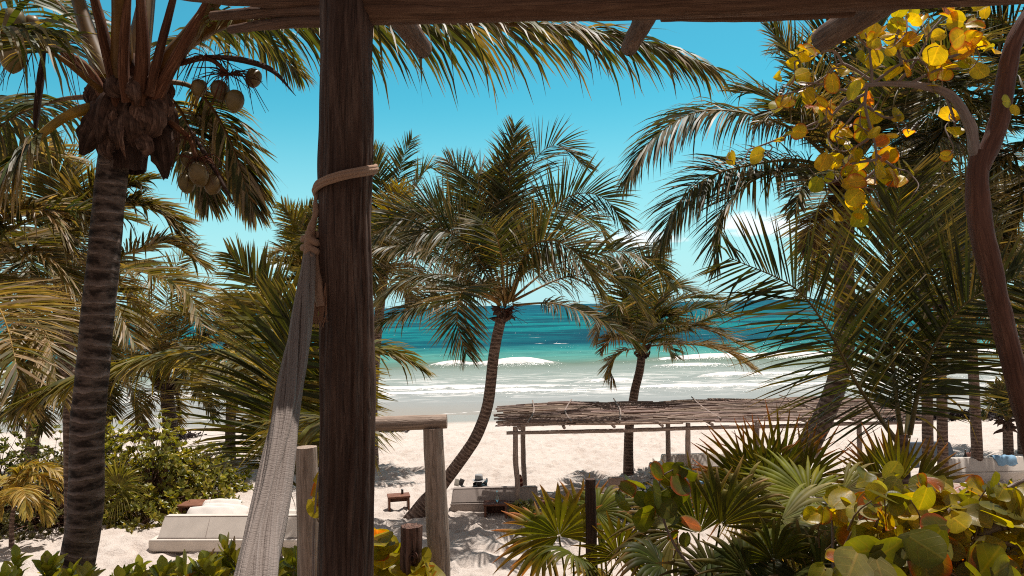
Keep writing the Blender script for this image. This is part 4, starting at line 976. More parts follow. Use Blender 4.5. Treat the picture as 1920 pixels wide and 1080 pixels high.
# young palm at the right front
c14 = Palm('young dark palm at the right front with fronds rising from low down', [(1700, 1000), (1695, 900), (1690, 815)], 8.3, 0.07, group=None, seed=14, gz=2.05)
pxs(c14, [
    ((1683, 830), (1640, 770, -.3), (1602, 712, -.5), (1556, 625, -.7), (1490, 540, -.8), (1370, 484, -.9), dict(n=62, L=.95, start=.12, sweep=(.2, .9), droop=.16, lift=.06, side=(.68, -.1, .73))),
    ((1690, 820), (1675, 700, .1), (1668, 560, .2), (1676, 430, .3), (1695, 330, .3), dict(n=84, L=1.05, start=.1, side=(1, -.2, 0), sweep=(.45, 1.05), lift=.05, droop=.08, green=(.06, .065, .013))),  # sunlit look put into this frond's leaf colour, yellower than the others
    ((1705, 815), (1730, 700, 0), (1765, 625, -.1), (1815, 565, -.2), (1905, 520, -.3), dict(n=66, L=1.05, start=.1, side=(.8, -.2, -.58), sweep=(.2, .9), droop=.2, lift=.05)),
    ((1700, 820), (1715, 660, .5), (1760, 520, .8), (1800, 400, 1), (1830, 340, 1), dict(n=56, L=.95, start=.15, side=(.9, -.3, -.3), droop=.12, lift=.05)),
], width=.030, rr=.03, dry=.12, green=(.030, .036, .012), tip=(.18, .13, .06), rcol=(.14, .11, .04))
# right background palms
rgp = 'coconut palms in the grove at the right'
c15 = Palm('right grove palm with yellow frond stalks, trunk behind the young palm', [(1768, 880), (1766, 760), (1764, 640), (1768, 555)], 21.0, 0.13, group=rgp, seed=15, gz=0)
pxs(c15, [
    ((1770, 545), (1790, 480), (1840, 450), (1890, 470), {}), ((1770, 545), (1780, 420), (1820, 360), (1870, 350), {}), ((1770, 548), (1830, 520), (1890, 560), (1930, 620), dict(dry=.5)), ((1770, 545), (1760, 400), (1740, 330), (1700, 280), {}),
], width=.055, L=.95, rr=.04, rcol=(.40, .26, .05), dry=.3, n=62)
c15.auto(4, 2.4, -30, 75, width=.055, L=.9, n=50, green=(.04, .045, .015)); c15.boots(16, .24, .35)
c16 = Palm('right grove palm with a straight thin trunk standing clear on the sand', [(1832, 858), (1828, 760), (1822, 640), (1818, 500), (1822, 420)], 26.0, 0.155, group=rgp, seed=16, gz=0)
c16.auto(12, 3.2, -35, 80, width=.065, L=1.15, n=54, green=(.04, .045, .016), dry=.25); c16.boots(16, .26, .4)
c17 = Palm('right edge palm whose fronds hang in behind the fork of the bare tree', [(2060, 900), (2050, 600), (2030, 320), (2010, 250)], 12.5, 0.16, group=rgp, seed=17, gz=0)
pxs(c17, [
    ((2005, 240), (1900, 120), (1780, 80), (1680, 130), dict(n=90)), ((2005, 245), (1900, 200), (1790, 230), (1710, 330), dict(n=90)), ((2005, 250), (1910, 280), (1830, 350), (1790, 460), dict(n=80, dry=.4)), ((2005, 240), (1930, 90), (1840, 20), (1730, 20), {}),
    ((2005, 250), (1940, 330), (1890, 420), (1880, 520), dict(dry=.5)), ((2005, 245), (1920, 150, -1), (1830, 150, -2), (1750, 210, -2.5), {}), ((2008, 235), (1980, 60), (1930, -40), (1850, -80), {}), ((2005, 250), (1900, 300, 1.5), (1780, 290, 2.5), (1660, 330, 3), {}), ((2005, 250), (1880, 400, 2), (1790, 430, 3), (1720, 500, 3.4), dict(dry=.6)),
], width=.045, L=.9, rr=.035, n=78, green=(.035, .042, .014), dry=.2)
c17.auto(4, 3.4, -30, 60, width=.045, L=.85, n=60, green=(.035, .042, .014))
c18 = Palm('tallest right grove palm, crown behind the yellow sea grape leaves', [(1740, 860), (1735, 600), (1720, 350), (1712, 180)], 19.0, 0.12, group=rgp, seed=18, gz=0)
c18.auto(12, 3.4, -40, 75, width=.055, L=1.0, n=60, green=(.03, .036, .013), dry=.25); c18.boots(16, .24, .35)
c19 = Palm('tiny young palm in a sand mound at the far right', [(1890, 835), (1889, 805), (1888, 790)], 27.0, 0.16, group=None, seed=19, gz=0)
pxs(c19, [((1888, 790), (1882, 750), (1876, 730), (1868, 722), {}), ((1888, 790), (1888, 750), (1892, 720), (1898, 705), dict(side=(1, .2, 0))), ((1889, 790), (1900, 750), (1918, 735), (1938, 745), {}), ((1887, 790), (1872, 760), (1856, 760), (1846, 780), {}), ((1889, 790), (1905, 765), (1925, 770), (1940, 800), {})], width=.07, L=.6, n=36, rr=.03, green=(.06, .065, .018), dry=.2)
c19.boots(16, .2, .3)
c20 = Palm('thin palm trunk at the far right edge beyond the tiny palm', [(1918, 850), (1918, 700), (1922, 540)], 30.0, 0.16, group=rgp, seed=20, gz=0)
c20.auto(14, 3.6, -30, 75, width=.07, L=1.0, n=44)
#@@PART3
# ------------------------------------------------------------------ beach pergola of sticks
PY0, PY1 = 22.5, 26.6
PX0, PX1 = -0.58, 11.6
def pz(x, y): return 2.60 + (y - PY0) / (PY1 - PY0) * 0.06 + 0.02 * math.sin(x * 1.3)
pg = thing('beach_pergola', 'long low shade pergola of grey sticks on thin posts on the beach', 'pergola', (5.3, 24.5, 0))
rf = stick_layer(MB(), PX0, PX1, PY0, PY1, lambda x, y: pz(x, y) + 0.0, 330, 0.034, seed=9, lmin=1.4, lmax=3.6, col=(.45, 1.35))
rf = stick_layer(rf, PX0, PX1, PY0, PY1, lambda x, y: pz(x, y) + 0.06, 150, 0.026, seed=10, lmin=1.2, lmax=3.0, col=(.6, 1.5))
rf.build('stick_roof', M_STICK, pg)
for i, (px, by, tz) in enumerate([(968, 22.95, 0), (1292, 22.95, .02), (1535, 22.95, 0)]):
    x = P(px, 900, by)[0]; log('post', None, None, [(x - .02, by, -.15), (x + .03, by, .8), (x - .01, by, 1.6), (x + .01, by, 2.50)], [.085, .075, .08, .07], M_STICK, 12, 30, .07, 50 + i, parent=pg)
for i, (px, by) in enumerate([(981, 25.9), (1253, 25.9), (1612, 25.9), (1180 + 240, 25.9)]):
    x = P(px, 850, by)[0]; log('post', None, None, [(x + .04, by, -.15), (x, by, 1.0), (x + .02, by, 2.55)], [.085, .08, .075], M_STICK, 12, 30, .08, 60 + i, parent=pg)
log('beam', None, None, [(-.25, 22.9, 2.34), (3, 22.9, 2.34), (6, 22.9, 2.37), (8.4, 22.9, 2.34)], [.05, .06, .055, .045], M_STICK, 12, 80, .1, 70, parent=pg)
log('beam', None, None, [(7.6, 22.98, 2.36), (9.5, 22.98, 2.38), (11.7, 22.98, 2.37)], [.05, .055, .045], M_STICK, 12, 60, .1, 71, parent=pg)
log('beam', None, None, [(-.35, 25.9, 2.55), (5, 25.9, 2.57), (11.6, 25.9, 2.56)], [.06, .06, .055], M_STICK, 12, 80, .1, 72, parent=pg)
for i, x in enumerate([.1, 1.35, 2.75, 4.1, 5.5, 6.8, 8.2, 9.6, 11.0]):
    log('cross_pole', None, None, [(x + .03, PY0 - .10, 2.53), (x, 24.5, 2.55), (x + .05, PY1 + .1, 2.58)], [.045, .05, .04], M_STICK, 10, 30, .08, 80 + i, parent=pg)
for i, x in enumerate([.45, 1.7, 3.05, 5.9, 9.1]):
    g = random.Random(i); log('top_pole', None, None, [(x - .1, PY0 - .05, 2.68), (x + g.uniform(-.2, .2), 24.5, 2.72), (x + g.uniform(-.3, .3), PY1 + .12, 2.80)], [.026, .026, .02], M_STICK, 8, 20, .1, 90 + i, parent=pg)

# ------------------------------------------------------------------ loungers, tables
def wedge(mb, x0, x1, y0, y1, z0, z1, top=0.25, col=(1, 1, 1), slant=0.28, rotz=0, piv=None):
    """bolster: back (towards the camera) slants away, rounded edges"""
    bm = bmesh.new(); vs = []
    for x in (x0, x1):
        s = 0.04 if x == x0 else -0.04
        vs += [bm.verts.new(c) for c in ((x, y0, z0), (x, y1, z0), (x + s, y0 + slant + top, z1), (x + s, y0 + slant, z1))]
    for f in ((0, 1, 2, 3), (7, 6, 5, 4), (0, 4, 5, 1), (1, 5, 6, 2), (2, 6, 7, 3), (3, 7, 4, 0)): bm.faces.new([vs[k] for k in f])
    bmesh.ops.recalc_face_normals(bm, faces=bm.faces[:])
    bmesh.ops.bevel(bm, geom=bm.edges[:], offset=0.025, segments=2, affect='EDGES')
    if piv is not None: bm.transform(Matrix.Translation(piv) @ Matrix.Rotation(rotz, 4, 'Z') @ Matrix.Translation(-Vector(piv)))
    add_bm(mb, bm, col); return mb
def pillow(name, parent, c, s, rot, mat=M_PILLOW, label=None, cat=None, group=None):
    n = 13; V = []; u = np.linspace(-1, 1, n)
    for sg in (1, -1):
        for a in u:
            for b in u:
                h = (max(0, 1 - abs(a) ** 3.5) * max(0, 1 - abs(b) ** 3.5)) ** .55
                k = 1 - .07 * (abs(a) * abs(b)) ** 2 ; V.append((a * s[0] / 2 * (1 - .06 * (b * b)), b * s[1] / 2 * (1 - .06 * a * a), sg * s[2] / 2 * h + .012 * math.sin(7 * a + 3 * b)))
    V = np.array(V); M = np.array(Euler(rot).to_matrix()); Q = grid_q(n, n)
    mb = MB().add(V @ M.T + np.asarray(c), np.vstack([Q, Q[:, ::-1] + n * n]), None, (1, 1, 1), V)
    o = mb.build(name, mat, parent, loc=c if parent is None else None)
    if label: tag(o, label, cat, group)
    return o
# big white daybed at the left
db = thing('daybed', 'large white canvas daybed on the sand at the left with a slanted bolster', 'daybed', (-7.0, 21.0, 0))
RZ = R_(-4); pv = (-7.0, 21.0, 0)
mb = MB(); box(mb, (-7.2, 21.1, .17), (3.95, 2.35, .30), RZ, bev=.05); mb.build('mattress', M_CANVAS, db, smooth=False)
mb = MB(); box(mb, (-7.1, 21.12, .02), (3.6, 2.2, .10), RZ, bev=.02, col=(.5, .45, .4)); mb.build('base', M_CANVAS, db, smooth=False)
mb = MB(); wedge(mb, -9.0, -5.3, 20.02, 20.75, .325, .80, slant=.30, rotz=RZ, piv=pv); mb.build('bolster', M_CANVAS, db, smooth=False)
mb = MB(); wedge(mb, -7.2, -5.2, 21.5, 22.1, .325, .56, slant=.2, rotz=RZ, piv=pv); mb.build('far_cushion', M_CANVAS, db, smooth=False)
def seam(parent, pts, r=.013):
    mb = MB(); tube(mb, pts, [r, r], 6, 40, rough=.1); return mb.build('piping', M_TAUPE, parent)
def RT(x, y, z):
    dx_, dy_ = x - pv[0], y - pv[1]; return np.array([pv[0] + dx_ * math.cos(RZ) - dy_ * math.sin(RZ), pv[1] + dx_ * math.sin(RZ) + dy_ * math.cos(RZ), z])
seam(db, [RT(-8.96, 20.33, .795), RT(-7, 20.33, .797), RT(-5.35, 20.33, .795)]); seam(db, [RT(-9.0, 20.015, .335), RT(-7.2, 20.01, .338), RT(-5.3, 20.015, .335)])
seam(db, [RT(-9.15, 19.925, .26), RT(-7.2, 19.925, .262), RT(-5.25, 19.925, .26)], .009); seam(db, [RT(-9.15, 19.925, .06), RT(-7.2, 19.925, .062), RT(-5.25, 19.925, .06)], .009)
for xs_ in (-7.75, -6.5): seam(db, [RT(xs_, 20.02, .34), RT(xs_, 20.17, .56), RT(xs_, 20.32, .79)], .007)
for i, (px, py, d, s, rot, lb) in enumerate([(392, 966, 20.95, (1.25, .55, .30), (R_(38), 0, R_(-3)), 'white pillow leaning just behind the daybed bolster, nearest'), (418, 960, 21.5, (1.3, .55, .30), (R_(30), R_(4), R_(-6)), 'white pillow in the middle of three on the daybed'), (414, 950, 22.3, (1.1, .5, .28), (R_(35), 0, R_(-3)), 'white pillow farthest back beside the wooden board')]):
    pillow('pillow', None, P(px, py, d), s, rot, label=lb, cat='pillow', group='white pillows at the daybed')
tb = thing('low_table', 'low red brown wooden table behind the white daybed', 'table', (P(375, 968, 22.7)[0], 22.8, 0), None)
cx = P(365, 968, 22.7)[0]
mb = MB(); box(mb, (cx, 23.2, .46), (1.1, .75, .05), R_(-4), bev=.008); mb.build('table_top', M_TABLE, tb, smooth=False)
for s in (-1, 1):
    mb = MB(); box(mb, (cx + s * .48, 23.2, .2), (.06, .7, .46), R_(-4), bev=.006, col=(.6, .55, .5)); mb.build('side_panel', M_TABLE, tb, smooth=False)
mb = MB(); box(mb, (cx, 23.5, .26), (.9, .04, .34), R_(-4), bev=.006, col=(.5, .45, .4)); mb.build('back_panel', M_TABLE, tb)

def lounger(name, label, x0, x1, y0, mat, h=.62, depth=2.0, base=.26, tint=(1, 1, 1), rotz=0.0, slant=.26):
    t = thing(name, label, 'lounger', ((x0 + x1) / 2, y0 + depth / 2, 0)); pv = ((x0 + x1) / 2, y0 + depth / 2, 0)
    mb = MB(); box(mb, ((x0 + x1) / 2, y0 + depth / 2, base / 2 - .02), (x1 - x0, depth, base + .04), rotz, bev=.05, col=tint); mb.build('mattress', mat, t, smooth=False)
    mb = MB(); wedge(mb, x0 + .02, x1 - .02, y0 + .02, y0 + .65, base + .005, h, slant=slant, col=tint, rotz=rotz, piv=pv); mb.build('bolster', mat, t, smooth=False)
    return t
l1 = lounger('sun_lounger', 'taupe beach lounger in the pergola shade where the man in a hat lies', -1.92, .66, 23.15, M_TAUPE, .66, base=.30)
for xs_ in (-1.05, -.2): seam(l1, [(xs_, 23.165, .32), (xs_, 23.30, .48), (xs_, 23.43, .655)], .007)
seam(l1, [(-1.9, 23.435, .658), (-.6, 23.435, .66), (.64, 23.435, .658)]); seam(l1, [(-1.92, 23.145, .28), (-.6, 23.145, .282), (.66, 23.145, .28)], .010)
l2 = lounger('sun_lounger', 'pale canvas lounger farther out, seen between the two middle pergola posts', 5.05, 7.5, 27.6, M_CANVAS, .66)
mb = MB(); wedge(mb, 4.55, 4.75, 27.2, 27.9, .0, .50, slant=.1); mb.build('side_cushion', M_CANVAS, l2, smooth=False)
l3 = lounger('sun_lounger', 'pale lounger at the far right edge with a blue towel over its back', 13.9, 17.6, 25.6, M_CANVAS, .72, base=.32)
l4 = lounger('sun_lounger', 'slate grey lounger behind the grove palm trunk at the right', 14.0, 15.55, 28.2, M_SLATE, .78)
l5 = lounger('sun_lounger', 'light brown lounger in palm shade behind the dark fence post', 1.35, 3.3, 23.4, M_TAUPE, .50, tint=(1.35, 1.25, 1.15))
mb = MB(); wedge(mb, 2.75, 3.3, 23.9, 24.5, .26, .72, slant=.22, col=(1.6, 1.4, 1.25)); mb.build('raised_cushion', M_TAUPE, l5, smooth=False)
l6 = lounger('sun_lounger', 'white lounger with blue cloth behind the small bottle table', 5.0, 6.5, 24.2, M_CANVAS, .46)
# towels
def drape(name, label, cat, pts, w_, mat, seed=0):
    c = spline(pts, 20); g = np.random.default_rng(seed); V = []
    for i, p in enumerate(c):
        for j in range(15):
            u = -1 + j / 7; V.append(p + np.array([u * w_ * (1 + .05 * math.sin(i)), -.03 * abs(math.sin(3 * u + i * .2)), .012 * math.sin(8 * u + i * .5)]))
    V = np.array(V); n = len(V); Q = grid_q(20, 15); off = np.array([0, -.012, .012])
    mb = MB().add(np.vstack([V, V + off]), np.vstack([Q, Q[:, ::-1] + n]), None, (1, 1, 1), np.vstack([V, V]))
    return tag(mb.build(name, mat, None, loc=pts[0]), label, cat)
drape('towel', 'blue and white towel hanging over the back of the far right lounger', 'towel', [(15.75, 26.5, .40), (15.8, 26.25, .70), (15.8, 26.0, .76), (15.8, 25.84, .70), (15.85, 25.76, .48)], .34, M_BLUE, 1)
drape('towel', 'crumpled blue cloth on the white lounger by the bottle table', 'towel', [(5.7, 24.95, .34), (5.7, 24.7, .46), (5.72, 24.5, .49), (5.75, 24.36, .42), (5.8, 24.28, .30)], .28, M_BLUE, 2)

def side_table(name, label, c, s, rz=0.0, open_front=False, tint=(1, 1, 1)):
    t = thing(name, label, 'table', (c[0], c[1], 0)); w_, d, h = s
    M = lambda x, y: (c[0] + x * math.cos(rz) - y * math.sin(rz), c[1] + x * math.sin(rz) + y * math.cos(rz))
    mb = MB(); box(mb, (*M(0, 0), h - .025), (w_, d, .05), rz, bev=.008, col=tint); mb.build('table_top', M_TABLE, t, smooth=False)
    for sx in (-1, 1):
        mb = MB(); box(mb, (*M(sx * (w_ / 2 - .05), 0), (h - .05) / 2 - .03), (.06, d - .04, h - .005), rz, bev=.006, col=np.array(tint) * .9); mb.build('side_panel', M_TABLE, t, smooth=False)
    if open_front:
        mb = MB(); box(mb, (*M(0, d / 2 - .05), (h - .05) / 2), (w_ - .17, .04, h - .06), rz, bev=.005, col=np.array(tint) * .5); mb.build('back_panel', M_TABLE, t)
    else:
        mb = MB(); box(mb, (*M(0, 0), h - .13), (w_ - .17, .05, .14), rz, bev=.005, col=np.array(tint) * .8); mb.build('stretcher', M_TABLE, t)
    return t
st1 = side_table('side_table', 'small red brown table alone on the sunlit sand left of the leaning palm', (-3.50, 23.75), (.66, .5, .45), R_(12))
mb = MB(); lathe(mb, (-3.40, 23.85, .45), [(.001, 0), (.035, 0), (.037, .03), (.035, .13), (.03, .14), (.001, .14)], 14); tag(mb.build('cup', M_BROWNGLASS, None, loc=(-3.40, 23.85, .45)), 'dark cup standing on the lone side table', 'cup')
st2 = side_table('side_table', 'open fronted wooden box table against the back of the man\'s lounger', (-.60, 22.72), (.68, .5, .42), 0, True, (.8, .75, .75))
def bottle(c, h, r, mat, label, name='bottle'):
    mb = MB(); lathe(mb, c, [(.001, 0), (r, 0), (r, h * .5), (r * .9, h * .58), (r * .36, h * .76), (r * .33, h * .94), (r * .42, h * .95), (r * .42, h), (.001, h)], 14)
    return tag(mb.build(name, mat, None, loc=c), label, 'bottle')
bottle((-.55, 22.68, .42), .34, .045, M_GLASS, 'clear glass bottle on the open box table behind the man')
st3 = side_table('side_table', 'low dark wooden table by the shaded pergola post, right of the lounger', (1.0, 23.2), (.55, .5, .36), 0, True, (.9, .7, .7))
st4 = side_table('side_table', 'small dark table with bottles beside the second pergola post', (5.05, 23.6), (.42, .5, .48), 0, True, (.35, .3, .3))
bottle((5.52, 24.25, .30), .38, .05, M_BLUEGLASS, 'dark blue bottle left of two beside the blue cloth')
bottle((5.98, 24.3, .30), .34, .045, M_BROWNGLASS, 'brown bottle right of the dark blue bottle')
# striped rolled towel on the man's lounger
mb = MB(); tube(mb, [(.10, 23.62, .60), (.10, 23.6, .80), (.09, 23.58, .99)], [.085, .10, .06], 16, 40, col=lambda u: np.where((np.sin(u * 17) > .35)[:, None], np.array([.45, .24, .16]), np.array([.12, .03, .022])), rough=.05, seed=4)
tag(mb.build('rolled_towel', M_STRIPE, None, loc=(.1, 23.6, .6)), 'red brown striped rolled towel upright on the lounger by the pergola post', 'towel')
# things at the far right
mb = MB(); box(mb, (15.35, 26.9, .50), (.34, .28, .42), .2, bev=.07, col=(.25, .12, .09)); tube(mb, [(15.22, 26.86, .68), (15.3, 26.85, .86), (15.42, 26.86, .84), (15.48, 26.88, .68)], .015, 6, 14, col=(.15, .08, .06))
tag(mb.build('bag', M_STRIPE, None, loc=(15.35, 26.9, .3)), 'dark brown beach bag resting behind the far right lounger back', 'bag')
bottle((14.95, 26.6, .32), .55, .07, M_BROWNGLASS, 'dark bottle standing left of the beach bag')

# ------------------------------------------------------------------ the man in the hat
def skin_body(name, joints, edges, mat, parent, root=0, sub=2):
    bm = bmesh.new(); lay = bm.verts.layers.skin.verify(); org = ORG[parent.name]
    vs = []
    for p, r in joints:
        v = bm.verts.new(np.asarray(p) - org); v[lay].radius = (r, r) if np.ndim(r) == 0 else r; vs.append(v)
    vs[root][lay].use_root = True
    for a, b in edges: bm.edges.new((vs[a], vs[b]))
    me = bpy.data.meshes.new(name); bm.to_mesh(me); bm.free(); me.materials.append(mat)
    o = bpy.data.objects.new(name, me); C.objects.link(o); o.parent = parent; ORG[o.name] = org
    md = o.modifiers.new('skin', 'SKIN'); md.use_smooth_shade = True
    o.modifiers.new('sub', 'SUBSURF').levels = sub; o.modifiers['sub'].render_levels = sub
    return o
hc = P(898, 909, 23.75)       # head centre
man = thing('person', 'person in a grey hat lying back on the shaded lounger reading', 'person', (hc[0], 23.9, .33))
hx = hc[0]
J = [((hx, 24.60, .44), (.15, .12)), ((hx, 24.30, .52), (.145, .11)), ((hx, 24.02, .64), (.165, .115)), ((hx, 23.86, .735), (.10, .085)), ((hx, 23.80, .80), (.055, .055)),   # pelvis..neck
     ((hx - .20, 23.93, .70), .062), ((hx - .38, 24.10, .58), .050), ((hx - .50, 24.20, .70), .040), ((hx - .54, 24.22, .74), .028),   # left arm, bent up with the book
     ((hx + .20, 23.93, .70), .062), ((hx + .30, 24.16, .58), .050), ((hx + .16, 24.36, .62), .040), ((hx + .10, 24.40, .64), .028),
     ((hx - .10, 24.72, .42), .082), ((hx - .14, 25.10, .66), .062), ((hx - .13, 25.42, .38), .045), ((hx - .13, 25.60, .38), .03),
     ((hx + .10, 24.72, .42), .082), ((hx + .15, 25.15, .46), .060), ((hx + .16, 25.58, .38), .044), ((hx + .17, 25.70, .47), .03)]
E = [(0, 1), (1, 2), (2, 3), (3, 4), (2, 5), (5, 6), (6, 7), (7, 8), (2, 9), (9, 10), (10, 11), (11, 12), (0, 13), (13, 14), (14, 15), (15, 16), (0, 17), (17, 18), (18, 19), (19, 20)]
def low(z): return z - .24 * min(1, max(0, (z - .46) / .34))
J = [((p[0], p[1], low(p[2])), r) for p, r in J]
# fingers
for hnd, d in ((8, np.array([-.25, .15, .95])), (12, np.array([-.8, .5, .2]))):
    b = np.array(J[hnd][0])
    for f in range(4):
        o1 = b + d * .035 + np.array([.022 * (f - 1.5), 0, .002 * f]); o2 = o1 + d * (.035 + .004 * (1.5 - abs(f - 1.5))) + np.array([0, .014, 0])
        J += [(o1, .009), (o2, .0075)]; k = len(J); E += [(hnd, k - 2), (k - 2, k - 1)]
    J += [(b + np.array([.035, .01, .01]), .010), (b + np.array([.05, .025, .035]), .008)]; k = len(J); E += [(hnd, k - 2), (k - 2, k - 1)]
# head grown from the neck
J += [((hx, 23.80, .68), (.075, .085)), ((hx, 23.795, .775), (.078, .092)), ((hx, 23.80, .845), (.06, .07)), ((hx, 23.895, .75), (.016, .016))]
k = len(J); E += [(4, k - 4), (k - 4, k - 3), (k - 3, k - 2), (k - 3, k - 1)]
for sx in (-1, 1):
    J += [((hx + sx * .092, 23.79, .755), (.012, .022))]; E += [(k - 3, len(J) - 1)]
skin_body('body', J, E, M_SKIN, man)
mb = MB(); lathe(mb, (hx, 23.785, .74), [(.070, -.07), (.088, -.03), (.094, .02), (.09, .06)], 20); mb.build('hair', M_HAIR, man)
JS = [((hx, 24.50, .47), (.165, .13)), ((hx, 24.28, .53), (.16, .122)), ((hx, 24.00, .645), (.18, .126)), ((hx, 23.87, .725), (.11, .09)), ((hx - .20, 23.94, .70), .074), ((hx - .37, 24.05, .65), .064), ((hx + .20, 23.94, .70), .074), ((hx + .26, 23.97, .70), .066)]
JS = [((p[0], p[1], low(p[2])), r) for p, r in JS]
skin_body('shirt', JS, [(0, 1), (1, 2), (2, 3), (2, 4), (4, 5), (2, 6), (6, 7)], M_PILLOW, man)
skin_body('shorts', [((hx, 24.58, .44), (.165, .13)), ((hx - .10, 24.72, .43), .098), ((hx - .13, 24.98, .58), .082), ((hx + .10, 24.72, .43), .098), ((hx + .14, 25.0, .455), .08)], [(0, 1), (1, 2), (0, 3), (3, 4)], M_SLATE, man)
hat = MB(); lathe(hat, (hx, 23.795, .825), [(.20, -.012), (.19, -.020), (.16, -.010), (.122, .0), (.120, .05), (.114, .12), (.102, .165), (.07, .168), (.02, .148), (.001, .146)], 28)
hv = hat.v[-1]; hv[:, 2] += .05 * np.clip(np.abs(hv[:, 0] - hx) - .12, 0, 1) / .1 * .6 
ho = hat.build('hat', M_HAT, man)
mb = MB(); lathe(mb, (hx, 23.795, .825), [(.1235, .004), (.123, .04)], 28); mb.build('hat_band', M_HATBAND, ho)
mb = MB(); bc = np.array([hx - .64, 24.26, .66])
box(mb, bc + np.array([-.05, 0, 0]), (.15, .012, .21), .3, bev=.003, tilt=(R_(-20), R_(18), 0)); box(mb, bc + np.array([.085, .01, 0]), (.15, .012, .21), -.35, bev=.003, tilt=(R_(-20), R_(18), 0), col=(.15, .15, .17))
tag(mb.build('book', M_PAPER, None, loc=bc), 'open book held up by the person in the hat', 'book')

# ------------------------------------------------------------------ fan palms
def fan(mb, hub, axis, nr, R, nseg=26, spread=125, droop=.35, green=(.075, .085, .014), tip=(.26, .10, .04), tipk=.7, seed=0, fold=.35, split=.45):
    g = np.random.default_rng(seed); axis = nrm(axis); nr = nrm(np.asarray(nr, float) - np.dot(nr, axis) * axis); vv = np.cross(nr, axis)
    da = R_(2 * spread / nseg)
    for k in range(nseg):
        a = R_(-spread) + da * (k + .5) + g.normal(0, .02)
        d = math.cos(a) * axis + math.sin(a) * vv; pw = np.cross(nr, d)
        ln = R * (0.72 + .28 * math.cos(a * .75)) * g.uniform(.88, 1.06); m = 9
        s = np.linspace(.03, 1, m); V = []; cc = []; dr = droop * g.uniform(.5, 1.6)
        bend = g.random() < .12; gr = np.asarray(green) * g.uniform(.7, 1.4) * (1 + g.normal(0, .06, 3)); tk = tipk * g.uniform(.2, 1.3)
        for i, q in enumerate(s):
            wd = math.tan(da / 2) * ln * q * 1.05 if q < split else math.tan(da / 2) * ln * split * 1.05 * (1 - ((q - split) / (1 - split)) ** 1.25) + .002
            c = hub + d * ln * q + nr * (.10 * ln * q * (1 - q)) + np.array([0, 0, -1]) * dr * ln * max(0, q - split * .6) ** 2 * (3.0 if bend else 1.0)
            ridge = nr * wd * fold
            V += [c - pw * wd - ridge, c + ridge, c + pw * wd - ridge]
            tt = min(1, max(0, (q - .55) / .45) ** 1.3 * tk); col = gr * (1 - tt) + np.asarray(tip) * tt; cc += [col, col * 1.15, col]
        mb.add(np.array(V), grid_q(m, 3), None, np.clip(cc, .003, 1))
    return mb
class Fan:
    def __init__(s, label, base, name='fan_palm', group='fan palms in the planting at the right'):
        s.root = thing(name, label, 'fan palm', base, group); s.b = np.asarray(base); s.k = 0
    def leaf(s, px, py, d, R, axis, nr, **kw):
        s.k += 1; hub = P(px, py, d); g = random.Random(int(px + py))
        mid = s.b * .45 + hub * .55 + np.array([0, 0, .10]); mid[2] = max(mid[2], s.b[2] + .1)
        mb = MB(); tube(mb, [s.b + np.array([g.uniform(-.05, .05), g.uniform(-.05, .05), 0]), mid, hub], [.016, .012, .008], 6, 20, col=np.array(kw.get('green', (.08, .085, .02))) * 1.3)
        fan(mb, hub, axis, nr, R, seed=int(px * 3 + py), **kw); mb.build('fan_leaf', M_FAN, s.root)
    def skirt(s, n, R, z, col=(.20, .14, .085), seed=0):
        g = np.random.default_rng(seed)
        for i in range(n):
            a = g.uniform(0, 6.28); hd = np.array([math.cos(a), math.sin(a), 0]); hub = s.b + hd * .25 + np.array([0, 0, z + g.uniform(-.25, .35)])
            mb = MB(); tube(mb, [s.b + np.array([0, 0, .1]), hub], [.012, .008], 5, 6, col=(.15, .09, .05)); fan(mb, hub, nrm(hd * .6 + np.array([0, 0, -.8])), hd, R * g.uniform(.7, 1), 18, 95, .5, col, (.16, .09, .05), .5, seed=i + seed)
            mb.build('dead_leaf', M_FAN, s.root)
CAMF = np.array([0, -1.0, .25])
f1 = Fan('fan palm with reddish leaf tips at the left end of the planting', (P(1075, 1080, 7.2)[0], 7.2, 2.7))
f1.leaf(1048, 1005, 6.9, .58, (-.35, 0, .95), (-.1, -1, .25), tip=(.46, .18, .10), tipk=1.3, green=(.12, .11, .018), nseg=20)
f1.leaf(1022, 1012, 7.2, .50, (-.9, 0, .15), (0, -.9, .6), tip=(.46, .18, .11), tipk=1.4, green=(.10, .09, .02), nseg=20)
f1.leaf(1120, 960, 7.1, .55, (.8, .1, .3), (0, -.7, .8), tip=(.42, .20, .12), tipk=1.0, droop=.8)
f1.leaf(1160, 1045, 6.6, .50, (.2, -.2, .9), (0, -1, .45), green=(.10, .09, .015))
f1.leaf(1090, 985, 7.4, .55, (.1, .2, .95), (0, -1, .1), tip=(.44, .17, .10), tipk=1.2, green=(.12, .10, .02), nseg=18, spread=90)
f1.leaf(1075, 1040, 6.7, .45, (-.3, -.5, .2), (0, -.4, .9), droop=.9, tipk=.5)
f1.skirt(4, .5, .9, seed=3)
f2 = Fan('large dark fan palm with red tipped upright leaves before the pergola', (P(1440, 1080, 8.0)[0], 8.0, 2.3))
rt = dict(tip=(.40, .12, .05), tipk=1.3, split=.35, droop=.12)
f2.leaf(1420, 905, 8.0, .80, (-.22, .1, 1), (0, -1, .12), green=(.075, .068, .014), spread=62, nseg=14, **rt)
f2.leaf(1462, 900, 8.3, .85, (.10, .1, 1), (.1, -1, .1), green=(.075, .07, .014), spread=60, nseg=14, **rt)
f2.leaf(1398, 915, 7.8, .70, (-.85, 0, .6), (-.1, -1, .2), green=(.06, .055, .014), spread=60, nseg=13, **rt)
f2.leaf(1508, 905, 8.2, .72, (.75, 0, .6), (.1, -1, .2), green=(.085, .075, .015), spread=60, nseg=13, **rt)
